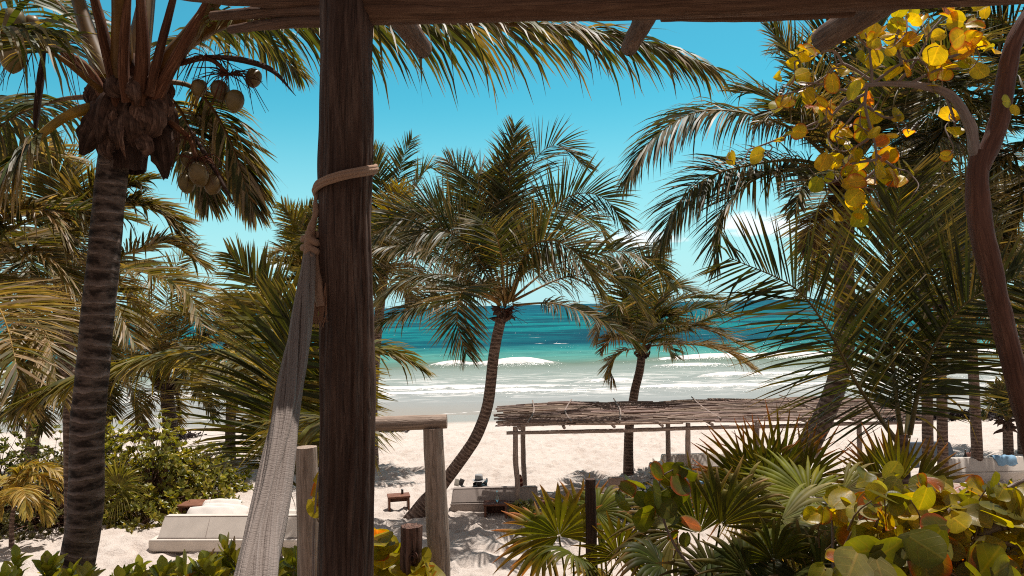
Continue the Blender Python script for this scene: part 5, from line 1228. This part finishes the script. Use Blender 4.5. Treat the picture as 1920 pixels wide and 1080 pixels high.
f2.leaf(1440, 908, 7.7, .55, (-.1, -.2, .9), (0, -.9, .4), green=(.05, .05, .012), spread=80, nseg=18, tip=(.2, .1, .04), droop=.2)
f2.leaf(1380, 935, 7.6, .6, (-.95, -.2, .15), (0, -.8, .6), green=(.07, .06, .016), spread=50, nseg=11, **rt)
f2.skirt(5, .6, 1.3, seed=8)
f3 = Fan('fan palm with one wide yellow green leaf spread flat to the viewer', (P(1520, 1080, 6.6)[0], 6.6, 2.9))
f3.leaf(1516, 931, 6.3, .62, (-.9, .25, .22), (.05, -.62, .8), green=(.12, .13, .010), tip=(.24, .20, .04), spread=165, nseg=36, droop=.22, tipk=.6, split=.5)
f3.leaf(1580, 920, 6.6, .62, (.95, 0, .2), (0, -.6, .8), green=(.12, .105, .03), droop=.5, tip=(.42, .30, .2), spread=60, nseg=14, tipk=1.0)
f3.leaf(1465, 975, 6.0, .72, (.85, -.2, .05), (0, -.6, .9), droop=.6, green=(.13, .125, .05), tip=(.40, .34, .22), tipk=.8, spread=70, nseg=16)
f3.leaf(1450, 990, 6.0, .55, (.2, -.5, .1), (0, -.5, .9), droop=1.0, green=(.07, .075, .02))
f3.leaf(1620, 985, 5.8, .50, (.5, -.4, .1), (0, -.4, .9), droop=.7, green=(.10, .09, .03), tip=(.36, .28, .18))
f3.skirt(5, .5, .9, seed=12)
f4 = Fan('upright fan palm between the yellow leaves and the pergola at the right', (P(1690, 1080, 6.8)[0], 6.8, 2.8))
f4.leaf(1684, 908, 6.7, .50, (.02, 0, 1), (0, -1, .15), green=(.12, .11, .016), tip=(.42, .13, .05), spread=42, nseg=11, tipk=1.0, split=.45, droop=.08)
f4.leaf(1652, 915, 6.9, .50, (-.75, .1, .7), (0, -1, .2), green=(.095, .085, .016), tip=(.42, .15, .07), spread=45, nseg=10, tipk=1.3, droop=.15)
f4.leaf(1715, 915, 6.8, .52, (.85, .1, .5), (0, -1, .2), green=(.09, .075, .015), tip=(.45, .18, .08), spread=40, nseg=9, tipk=1.3, droop=.1)
f4.leaf(1670, 912, 7.1, .62, (-.35, .1, .95), (0, -1, .2), green=(.085, .08, .015), tip=(.40, .13, .06), spread=35, nseg=9, tipk=1.3, droop=.1)
f4.leaf(1600, 945, 6.9, .5, (-.4, -.3, .5), (0, -.7, .7), green=(.07, .07, .016), tip=(.3, .2, .12), droop=.8)
f5 = Fan('low fan palm with drooping pale leaf tips in front of the dark fence post', (P(1300, 1080, 6.3)[0], 6.3, 2.9))
f5.leaf(1310, 1000, 6.3, .70, (-.1, .1, .95), (0, -1, .25), green=(.09, .09, .02), tip=(.42, .24, .15), tipk=1.1, spread=70, nseg=17)
f5.leaf(1350, 985, 6.2, .66, (.55, 0, .75), (0, -.9, .4), green=(.085, .08, .02), tip=(.44, .28, .19), tipk=1.2, spread=65, nseg=15)
f5.leaf(1265, 1000, 6.5, .60, (-.85, 0, .35), (0, -.8, .6), green=(.10, .09, .03), tip=(.46, .26, .17), tipk=1.0, droop=.8)
f5.leaf(1390, 960, 6.4, .62, (.4, -.3, .5), (0, -.7, .7), green=(.15, .135, .05), tip=(.46, .36, .25), droop=.9, tipk=.9)
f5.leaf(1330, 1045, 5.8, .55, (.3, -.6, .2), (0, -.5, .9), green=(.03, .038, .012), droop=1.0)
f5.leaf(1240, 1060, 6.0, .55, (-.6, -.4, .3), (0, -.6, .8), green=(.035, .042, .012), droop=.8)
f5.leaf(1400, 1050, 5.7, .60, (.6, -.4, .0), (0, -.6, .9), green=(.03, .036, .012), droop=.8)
f5.skirt(5, .5, .8, seed=21)
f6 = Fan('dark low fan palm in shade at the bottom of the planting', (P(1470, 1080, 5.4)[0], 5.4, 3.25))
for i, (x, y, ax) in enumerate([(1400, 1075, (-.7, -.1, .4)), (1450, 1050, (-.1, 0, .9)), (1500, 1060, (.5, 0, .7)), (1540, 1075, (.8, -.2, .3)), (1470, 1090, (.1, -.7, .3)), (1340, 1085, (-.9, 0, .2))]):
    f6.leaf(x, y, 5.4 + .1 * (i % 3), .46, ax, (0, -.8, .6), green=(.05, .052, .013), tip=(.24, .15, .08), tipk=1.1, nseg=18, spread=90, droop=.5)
# small fan palms by the left shrubs
f7 = Fan('spiky yellow green fan palm against the round shrub right of the big trunk', (P(222, 930, 22.9)[0], 22.9, -.05), group=None)
for i, (ax, R) in enumerate([((-.5, -.2, .9), 1.0), ((0, -.3, 1), 1.15), ((.5, -.2, .8), 1.05), ((.9, -.3, .2), .9), ((.4, -.7, -.2), .8), ((-.6, -.6, .1), .8), ((.7, -.3, .6), 1.0)]):
    f7.leaf(222 + 6 * ax[0], 922 - 12 * ax[2], 22.7, R * 1.15, ax, (0, -1, .3), green=(.13, .12, .035), tip=(.34, .24, .12), spread=45, nseg=12, split=.3, droop=.5)

# ------------------------------------------------------------------ shrubs
def shrub(name, label, c, rad, n_ros, leaf, cols, group=None, seed=0, dome=.35, cat='shrub', stem=(.10, .07, .05)):
    """rosettes of spoon leaves over an uneven dome, on thin stems"""
    g = np.random.default_rng(seed); c = np.asarray(c, float); t = thing(name, label, cat, c, group)
    O, U, N, S, K = [], [], [], [], []; mbs = MB()
    for i in range(n_ros):
        a = g.uniform(0, 6.28); el = math.asin(g.uniform(-.1, 1)); lump = 1 + .22 * math.sin(3 * a + seed) * math.cos(2 * el + seed) + .14 * math.sin(7 * a + 5 * el)
        r = g.uniform(.55, 1.0) ** .6 * lump if g.random() < .85 else g.uniform(.9, 1.12) * lump
        p = c + np.array([math.cos(a) * math.cos(el) * rad[0], math.sin(a) * math.cos(el) * rad[1], max(.05, math.sin(el) * rad[2])]) * r
        p[2] = max(p[2], c[2] + .08)
        out = nrm(np.array([math.cos(a) * math.cos(el), math.sin(a) * math.cos(el), math.sin(el) + .55]))
        nl = g.integers(6, 10); tone = g.uniform(.65, 1.35)
        for k in range(nl):
            b = 6.28 * k / nl + g.uniform(-.3, .3); t1 = nrm(np.cross(out, [.3, .2, 1])); t2 = np.cross(out, t1); sp = g.uniform(.5, 1.2)
            u = nrm(out + sp * (math.cos(b) * t1 + math.sin(b) * t2)); O.append(p); U.append(u); N.append(nrm(out - .4 * u)); S.append(leaf * g.uniform(.6, 1.15))
            cc = np.array(cols[g.integers(len(cols))]) * tone * g.uniform(.8, 1.2); K.append(cc)
        if i % 3 == 0:
            q = c + np.array([g.normal(0, .15) * rad[0], g.normal(0, .15) * rad[1], -.1]); tube(mbs, [q, (p + q) / 2 + np.array([0, 0, .1 * rad[2]]), p], [.012 * rad[2], .008 * rad[2], .005], 4, 7, col=np.array(stem) / .2)
    leaves_from(MB(), SP_V, SP_Q, SP_T, O, U, N, S, np.clip(K, .004, 1)).build('foliage', M_SHRUB, t)
    mbs.build('stems', M_TWIG, t); return t
LG = [(.15, .155, .026), (.19, .18, .035), (.11, .12, .02), (.24, .20, .045)]
sg = 'leafy beach shrubs at the left'
shrub('beach_shrub', 'bright round leafy shrub right of the big trunk', (P(285, 930, 24.6)[0], 24.6, -.05), (1.9, 1.7, 2.35), 620, .20, LG, sg, 1)
shrub('beach_shrub', 'lower leafy shrub at the right end of the shrub row behind the young palm frond', (P(385, 930, 26.5)[0], 26.5, -.05), (1.3, 1.5, 1.55), 380, .20, LG, sg, 2)
shrub('beach_shrub', 'leafy shrub half hidden behind the big trunk', (P(190, 930, 25.5)[0], 25.5, -.05), (1.6, 1.6, 2.2), 420, .20, LG, sg, 3)
shrub('beach_shrub', 'dull olive fine leaved shrub at the left edge', (P(95, 930, 23.0)[0], 23.0, -.05), (1.7, 1.5, 2.3), 620, .13, [(.10, .10, .05), (.13, .12, .06), (.08, .08, .035)], sg, 4)
shrub('beach_shrub', 'tall dark shrub at the far left edge', (P(-10, 930, 23.5)[0], 23.5, -.05), (1.9, 1.6, 2.6), 560, .18, [(.06, .075, .016), (.09, .10, .022)], sg, 5)
shrub('beach_shrub', 'low shrub spilling onto the sand under the round shrub', (P(265, 945, 22.8)[0], 22.8, -.05), (1.2, .8, .9), 220, .18, LG, sg, 6)
shrub('beach_shrub', 'small pale spidery plant at the corner of the man\'s lounger', (P(978, 960, 22.6)[0], 22.6, -.03), (.38, .3, .42), 40, .20, [(.28, .27, .14), (.18, .19, .08)], None, 7)
shrub('beach_shrub', 'grey green low scrub behind the sea grape sprig', (P(1200, 925, 22.0)[0], 22.0, -.03), (1.0, .7, .85), 260, .12, [(.06, .065, .04), (.09, .09, .06)], None, 8)
# golden young palm at the lower left
c21 = Palm('small golden young palm drooping over the sand at the lower left', [(22, 985), (24, 965), (26, 950)], 21.0, .06, group=None, seed=21, gz=0)
pxs(c21, [((26, 948), (50, 900), (85, 895), (112, 935), {}), ((26, 948), (60, 880), (100, 880), (122, 905), {}), ((26, 950), (15, 910), (-10, 900), (-40, 940), {}), ((26, 950), (45, 925), (70, 935), (90, 975), {}), ((26, 948), (30, 900), (40, 880), (60, 870), {}), ((24, 950), (5, 930), (0, 940), (-8, 975), {}), ((26, 950), (40, 915, -.6), (48, 930, -1), (50, 965, -1.2), {})], width=.06, L=.55, n=34, rr=.025, green=(.24, .19, .05), tip=(.42, .30, .12), dry=.3, rcol=(.4, .28, .07), droop=.9)

# foreground row of spoon leaved shrubs below the terrace
fgp = 'spoon leaved shrubs in front of the terrace'
for i, (px, py, d, w_, n, lb) in enumerate([(20, 1062, 6.0, .42, 26, 'spoon leaved shrub in the bottom left corner'), (112, 1045, 6.2, .22, 7, 'sparse tall spoon leaved sprig against the big trunk'), (265, 1064, 6.0, .42, 28, 'spoon leaved shrub below the left end of the daybed'), (375, 1052, 5.9, .45, 34, 'spoon leaved shrub with browned leaves below the daybed bolster'), (455, 1035, 5.8, .30, 18, 'spoon leaved shrub tucked behind the hammock'), (560, 1052, 5.7, .34, 34, 'dense spoon leaved shrub between hammock and dark post')]):
    g = np.random.default_rng(40 + i); b = P(px, py, d); gz_ = float(ground_z(0, d)); t = thing('spoon_leaf_shrub', lb, 'shrub', (b[0], d, gz_), fgp)
    O, U, N, S, K = [], [], [], [], []; ms = MB()
    for k in range(n):
        x = b[0] + g.uniform(-w_, w_); y = d + g.uniform(-.5, .5); z = b[2] - (y - d) * .33 + g.uniform(-.30, .02) - .15 * abs(x - b[0]) / w_; p = np.array([x, y, z]); q = np.array([b[0] + (x - b[0]) * .4, y, gz_ - .05])
        tube(ms, [q, (p + q) / 2 + g.normal(0, .04, 3), p], [.012, .009, .007], 5, 8, col=(.7, .8, .4))
        out = nrm(np.array([g.normal(0, .25), g.normal(-.1, .25), 1])); tone = g.uniform(.7, 1.3)
        for j in range(int(g.integers(7, 12))):
            a = 2.4 * j; sp = .25 + .10 * j; t1 = np.array([1., 0, 0]); t2 = np.array([0, 1., 0]); u = nrm(out + sp * (math.cos(a) * t1 + math.sin(a) * t2))
            O.append(p - out * .012 * j); U.append(u); N.append(nrm(out - .3 * u)); S.append(g.uniform(.11, .185)); K.append(np.array([(.20, .22, .03), (.27, .26, .04), (.15, .17, .024), (.32, .28, .05)][int(g.integers(4))]) * tone)
            if g.random() < .03: K[-1] = np.array([.20, .10, .025])
    leaves_from(MB(), SP_V, SP_Q, SP_T, O, U, N, S, np.clip(K, .004, 1)).build('foliage', M_SHRUB, t); ms.build('stems', M_TWIG, t)

# ------------------------------------------------------------------ sea grape
YEL = [(.46, .325, .018), (.40, .31, .02), (.52, .36, .018), (.29, .255, .02), (.48, .30, .018)]
RED = (.34, .06, .012)
GRN = [(.26, .225, .016), (.35, .285, .018), (.15, .145, .018), (.42, .31, .018), (.29, .245, .018), (.28, .25, .12), (.19, .175, .03)]
def grape_leaves(O, cols, seed, size, nbias=(0, -.3, .8), spread=.8, redk=.5, U=None):
    g = np.random.default_rng(seed); k = len(O); mb = MB()
    N = nrm(np.asarray(nbias) + g.normal(0, spread, (k, 3))); Ud = g.normal(0, 1, (k, 3)) if U is None else np.asarray(U, float); Ud = nrm(Ud - np.sum(Ud * N, 1)[:, None] * N)
    S = size * g.uniform(.6, 1.15, k); cc = np.array([cols[int(i)] for i in g.integers(0, len(cols), k)]) * g.uniform(.75, 1.15, (k, 1))
    rim = np.where((g.random(k) < redk)[:, None], np.asarray(RED)[None, :], cc * .9)
    full = g.random(k) < .04; cc[full] = np.array([.36, .10, .015])
    leaves_from(mb, RL_V, RL_Q, RL_T, np.asarray(O), Ud, N, S, np.clip(cc, .004, 1), rim, RL_W); return mb
TD = 6.5
tr = thing('sea_grape_tree', 'sea grape tree with bare forked trunk and yellow round leaves at the right', 'tree', (P(1960, 1080, TD)[0], TD, 2.8))
mb = MB(); bp = P(1985, 1080, TD); tube(mb, [np.array([bp[0] + .05, TD, 2.75]), bp] + P_list([(1945, 860), (1908, 720), (1870, 560), (1838, 420), (1832, 330), (1842, 285)], TD), [.108, .102, .098, .092, .088, .082, .096, .078], 28, 140, rough=.10, seed=3); mb.build('trunk', M_BARK, tr)
mb = MB(); tube(mb, P_list([(1836, 315), (1858, 270), (1875, 220), (1887, 140), (1905, 70), (1950, 0), (1990, -60)], TD), [.078, .074, .076, .070, .062, .057, .05], 20, 80, rough=.11, seed=4)
mb.build('limb', M_BARK, tr)
mb = MB(); tube(mb, P_list([(1838, 312), (1827, 282), (1820, 240), (1797, 195), (1770, 172), (1720, 160), (1665, 157), (1622, 160)], TD), [.05, .042, .044, .037, .034, .027, .022, .018], 16, 90, rough=.13, seed=5)
mb.build('limb', M_TWIG, tr)
TW = [[(1635, 160), (1634, 130), (1628, 80), (1622, 62)], [(1635, 157), (1700, 115), (1780, 108), (1800, 105)], [(1680, 158), (1720, 110), (1745, 60), (1770, 30)], [(1632, 150), (1580, 120), (1550, 142), (1510, 165), (1470, 178)], [(1625, 162), (1622, 200), (1635, 250), (1643, 290), (1640, 345)], [(1625, 175), (1575, 200), (1540, 225), (1440, 268), (1405, 280)], [(1624, 165), (1590, 170), (1540, 158), (1500, 155)], [(1622, 190), (1580, 240), (1565, 255)], [(1637, 255), (1590, 283), (1572, 282)], [(1580, 120), (1560, 95), (1510, 110), (1490, 115)], [(1700, 160), (1760, 130), (1800, 130)], [(1642, 290), (1680, 315), (1700, 320)], [(1640, 320), (1610, 350), (1600, 385)], [(1640, 300), (1590, 310), (1570, 340)], [(1770, 172), (1790, 230), (1780, 260)], [(1690, 118), (1680, 70), (1700, 30)], [(1640, 100), (1590, 60), (1530, 85)], [(1780, 108), (1830, 90), (1850, 85)], [(1625, 200), (1660, 220), (1690, 215)], [(1590, 180), (1560, 215), (1550, 190)]]
O = []; U = []; mb = MB(); g = np.random.default_rng(8)
_r = random.Random(21)
for tw in list(TW):
    for k in range(3):
        a = tw[_r.randrange(1, len(tw))]; ang = _r.uniform(0, 6.28); r1 = _r.uniform(25, 60)
        TW.append([a, (a[0] + r1 * .5 * math.cos(ang) + _r.uniform(-8, 8), a[1] + r1 * .5 * math.sin(ang) + _r.uniform(-8, 8)), (a[0] + r1 * math.cos(ang + .4), a[1] + r1 * math.sin(ang + .4))])
for i, tw in enumerate(TW):
    z = g.uniform(-.25, .25); zz = [(p[0], p[1], z * k / (len(tw) - 1)) for k, p in enumerate(tw)]
    w_ = P_list(zz, TD); tube(mb, w_, [.013, .010, .006] if i < 20 else [.006, .005, .003], 7, 30, rough=.15, seed=i)
    c = spline(w_, 12)
    for k in range(int(3 if i < 20 else 1)):
        p = c[int(g.integers(6, 12))]; o = p + g.normal(0, .035, 3); O.append(o); U.append(g.normal(0, 1, 3) + np.array([0, 0, -.4]))
        if g.random() < .4: tube(mb, [p, (p + o) / 2 + g.normal(0, .01, 3), o], [.004, .003, .003], 4, 4)
for x, y, n, s in [(1500, 95, 7, 22), (1560, 75, 6, 28), (1620, 60, 6, 25), (1680, 70, 6, 28), (1700, 95, 6, 25), (1760, 50, 8, 30), (1810, 30, 8, 28), (1780, 85, 6, 22), (1580, 210, 5, 18), (1660, 200, 6, 22), (1600, 300, 8, 18), (1650, 300, 8, 18), (1690, 320, 5, 16), (1600, 375, 9, 18), (1840, 95, 4, 16), (1905, 180, 4, 12), (1640, 25, 6, 30), (1720, 20, 6, 30)]:
    for k in range(int(n * .7)):
        O.append(P(x + g.normal(0, s * 1.5), y + g.normal(0, s), TD + g.normal(0, .15))); U.append(g.normal(0, 1, 3))
mb.build('twigs', M_TWIG, tr)
grape_leaves(O, YEL, 3, .137, nbias=(0, -.7, .35), spread=.6, redk=.4, U=U).build('foliage', M_GRAPE, tr)

def grape_bush(label, boxes, d, seed, size, gz_, branches=(), cols=GRN, group='sea grape plants in the planting', redk=.06, nb=(0, -.55, .75), spread=.55):
    g = np.random.default_rng(seed); O = []; U = []
    b0 = P(boxes[0][0], 1080, d); t = thing('sea_grape_bush', label, 'shrub', (b0[0], d, gz_), group); mb = MB()
    for (x, y, sx, sy, sd, n) in boxes:
        for k in range(n):
            p = P(x + g.uniform(-sx, sx), y + g.uniform(-sy, sy), d + g.uniform(-sd, sd)); O.append(p); U.append(np.array([g.normal(0, .8), g.normal(-.3, .6), g.normal(-.2, .4)]))
            if g.random() < .45:
                q = p + np.array([g.normal(0, .1), g.uniform(.0, .2), -g.uniform(.1, .3)]); tube(mb, [q, (p + q) / 2 + g.normal(0, .02, 3), p], [.007, .005, .0035], 5, 6, col=(.9, .8, .5))
    for br in branches: tube(mb, P_list(br[0], d), br[1], 10, 40, rough=.1, seed=int(br[0][0][0]))
    if not branches: tube(mb, [np.array([b0[0], d, gz_ - .1]), P(boxes[0][0], boxes[0][1] + boxes[0][3], d)], [.014, .008], 6, 12, rough=.1)
    mb.build('branches', M_TWIG, t)
    grape_leaves(O, cols, seed, size, nb, spread, redk, U).build('foliage', M_GRAPE, t); return t
grape_bush('sprawling sea grape bush with thick pale branches in the bottom right corner', [(1800, 990, 170, 75, .45, 330), (1700, 945, 80, 50, .3, 44), (1860, 940, 80, 30, .35, 60), (1780, 1050, 150, 40, .5, 160), (1650, 1060, 70, 35, .3, 36)], 4.5, 3, .125, 3.6,
    [([(1960, 975, -.2), (1900, 980, -.25), (1840, 1000, -.25), (1800, 1040, -.1), (1780, 1120, .1)], [.022, .026, .026, .028, .03]), ([(1960, 1040, -.3), (1880, 1015, -.3), (1820, 1010, -.3)], [.016, .018, .014]), ([(1760, 985, -.3), (1790, 950, -.3), (1800, 945, -.3)], [.014, .016, .017]), ([(1800, 945, -.3), (1850, 985, -.2), (1880, 1060, 0)], [.013, .014, .02]), ([(1890, 915, -.2), (1930, 895, -.2)], [.012, .010])], redk=.05)
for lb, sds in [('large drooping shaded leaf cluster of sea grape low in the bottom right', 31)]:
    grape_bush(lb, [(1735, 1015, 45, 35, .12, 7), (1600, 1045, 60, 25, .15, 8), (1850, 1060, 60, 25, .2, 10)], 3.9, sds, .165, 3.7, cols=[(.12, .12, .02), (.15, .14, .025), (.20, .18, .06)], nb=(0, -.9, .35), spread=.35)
grape_bush('slim sea grape sprig standing up before the far lounger', [(1245, 900, 30, 25, .12, 7), (1275, 885, 12, 14, .05, 3), (1215, 935, 60, 30, .15, 12), (1255, 985, 40, 20, .15, 6)], 5.6, 12, .145, 3.2, [([(1330, 1100), (1270, 1030), (1240, 960), (1238, 900), (1262, 880)], [.012, .011, .009, .007, .005])], cols=[(.12, .125, .02), (.16, .15, .02), (.10, .11, .02)], redk=.2, nb=(0, -.7, .5))
grape_bush('sea grape seedling with two round leaves against the dark post', [(592, 905, 6, 40, .03, 3)], 4.0, 13, .14, 3.8, [([(588, 1110), (588, 1010), (592, 940), (597, 890)], [.006, .006, .005, .003])], cols=[(.36, .28, .02), (.16, .11, .02)], nb=(0, -.9, .3), spread=.2, redk=.3)
grape_bush('sea grape seedling between the dark post and the split stump', [(725, 1040, 26, 35, .12, 16), (716, 1065, 20, 25, .1, 8)], 4.7, 14, .15, 3.55, cols=[(.30, .26, .02), (.20, .20, .02), (.38, .29, .02)], nb=(0, -.4, .9), spread=.4, redk=.1)
grape_bush('sea grape seedling at the foot of the railing post', [(800, 1062, 28, 12, .06, 5), (785, 1075, 20, 12, .06, 3)], 4.45, 15, .17, 3.65, cols=[(.28, .24, .02), (.22, .20, .02)], nb=(0, -.4, .9), spread=.35)
grape_bush('low sea grape with yellow leaves among the fan palms', [(1560, 950, 40, 25, .12, 8), (1610, 965, 30, 25, .12, 7), (1640, 960, 30, 20, .12, 7)], 5.2, 16, .165, 3.3, cols=[(.34, .28, .02), (.28, .24, .02), (.40, .30, .02)], nb=(0, -.8, .45), spread=.35, redk=.1)
# dark fence post in the planting
mb = MB(); fb = P(1110, 1080, 6.9); tube(mb, [np.array([fb[0], 6.9, 2.5]), fb, P(1108, 980, 6.9), P(1107, 898, 6.9)], [.055, .052, .05, .046], 20, 60, rough=.07, seed=17)
tag(mb.build('fence_post', M_POST, None, loc=(fb[0], 6.9, 2.5)), 'dark rough fence post standing among the fan palms', 'post')
# shaded undergrowth low in the planting: leaf litter stems
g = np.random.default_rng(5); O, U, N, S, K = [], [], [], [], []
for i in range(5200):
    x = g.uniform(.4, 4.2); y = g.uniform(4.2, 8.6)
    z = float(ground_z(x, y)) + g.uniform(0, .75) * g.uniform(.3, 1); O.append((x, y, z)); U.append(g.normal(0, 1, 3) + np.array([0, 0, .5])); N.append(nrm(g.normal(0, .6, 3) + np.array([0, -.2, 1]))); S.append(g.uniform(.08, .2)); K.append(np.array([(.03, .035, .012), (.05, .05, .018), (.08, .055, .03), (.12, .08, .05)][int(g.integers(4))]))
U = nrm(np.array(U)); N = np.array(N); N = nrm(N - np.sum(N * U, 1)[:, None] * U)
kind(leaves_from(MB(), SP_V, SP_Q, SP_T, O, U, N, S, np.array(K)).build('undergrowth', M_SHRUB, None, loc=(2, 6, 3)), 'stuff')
# seaweed washed up along the tide line
g = np.random.default_rng(6); O, U, N, S, K = [], [], [], [], []
for (x0, x1, y, w_, h, n) in [(19, 34, 41.5, 1.2, .38, 5200), (-10.5, -5.5, 41.0, .5, .05, 500), (-20, -16, 40, .9, .25, 900), (-1, 19, 42.5, .3, .03, 500)]:
    for i in range(n):
        x = g.uniform(x0, x1); yy = y + g.normal(0, .5) * w_; hh = h * math.exp(-((yy - y) / w_) ** 2); O.append((x, yy, float(ground_z(x, yy)) + g.uniform(0, 1) * hh)); U.append(g.normal(0, 1, 3) * np.array([1, 1, .25])); S.append(g.uniform(.12, .32)); K.append(np.array([.10, .045, .028]) * g.uniform(.6, 1.8))
U = nrm(np.array(U)); N = nrm(np.cross(U, g.normal(0, 1, U.shape)))
kind(leaves_from(MB(), SP_V, SP_Q, SP_T, O, U, N, S, np.array(K)).build('seaweed', M_WEED, None, loc=(20, 41, 0)), 'stuff')
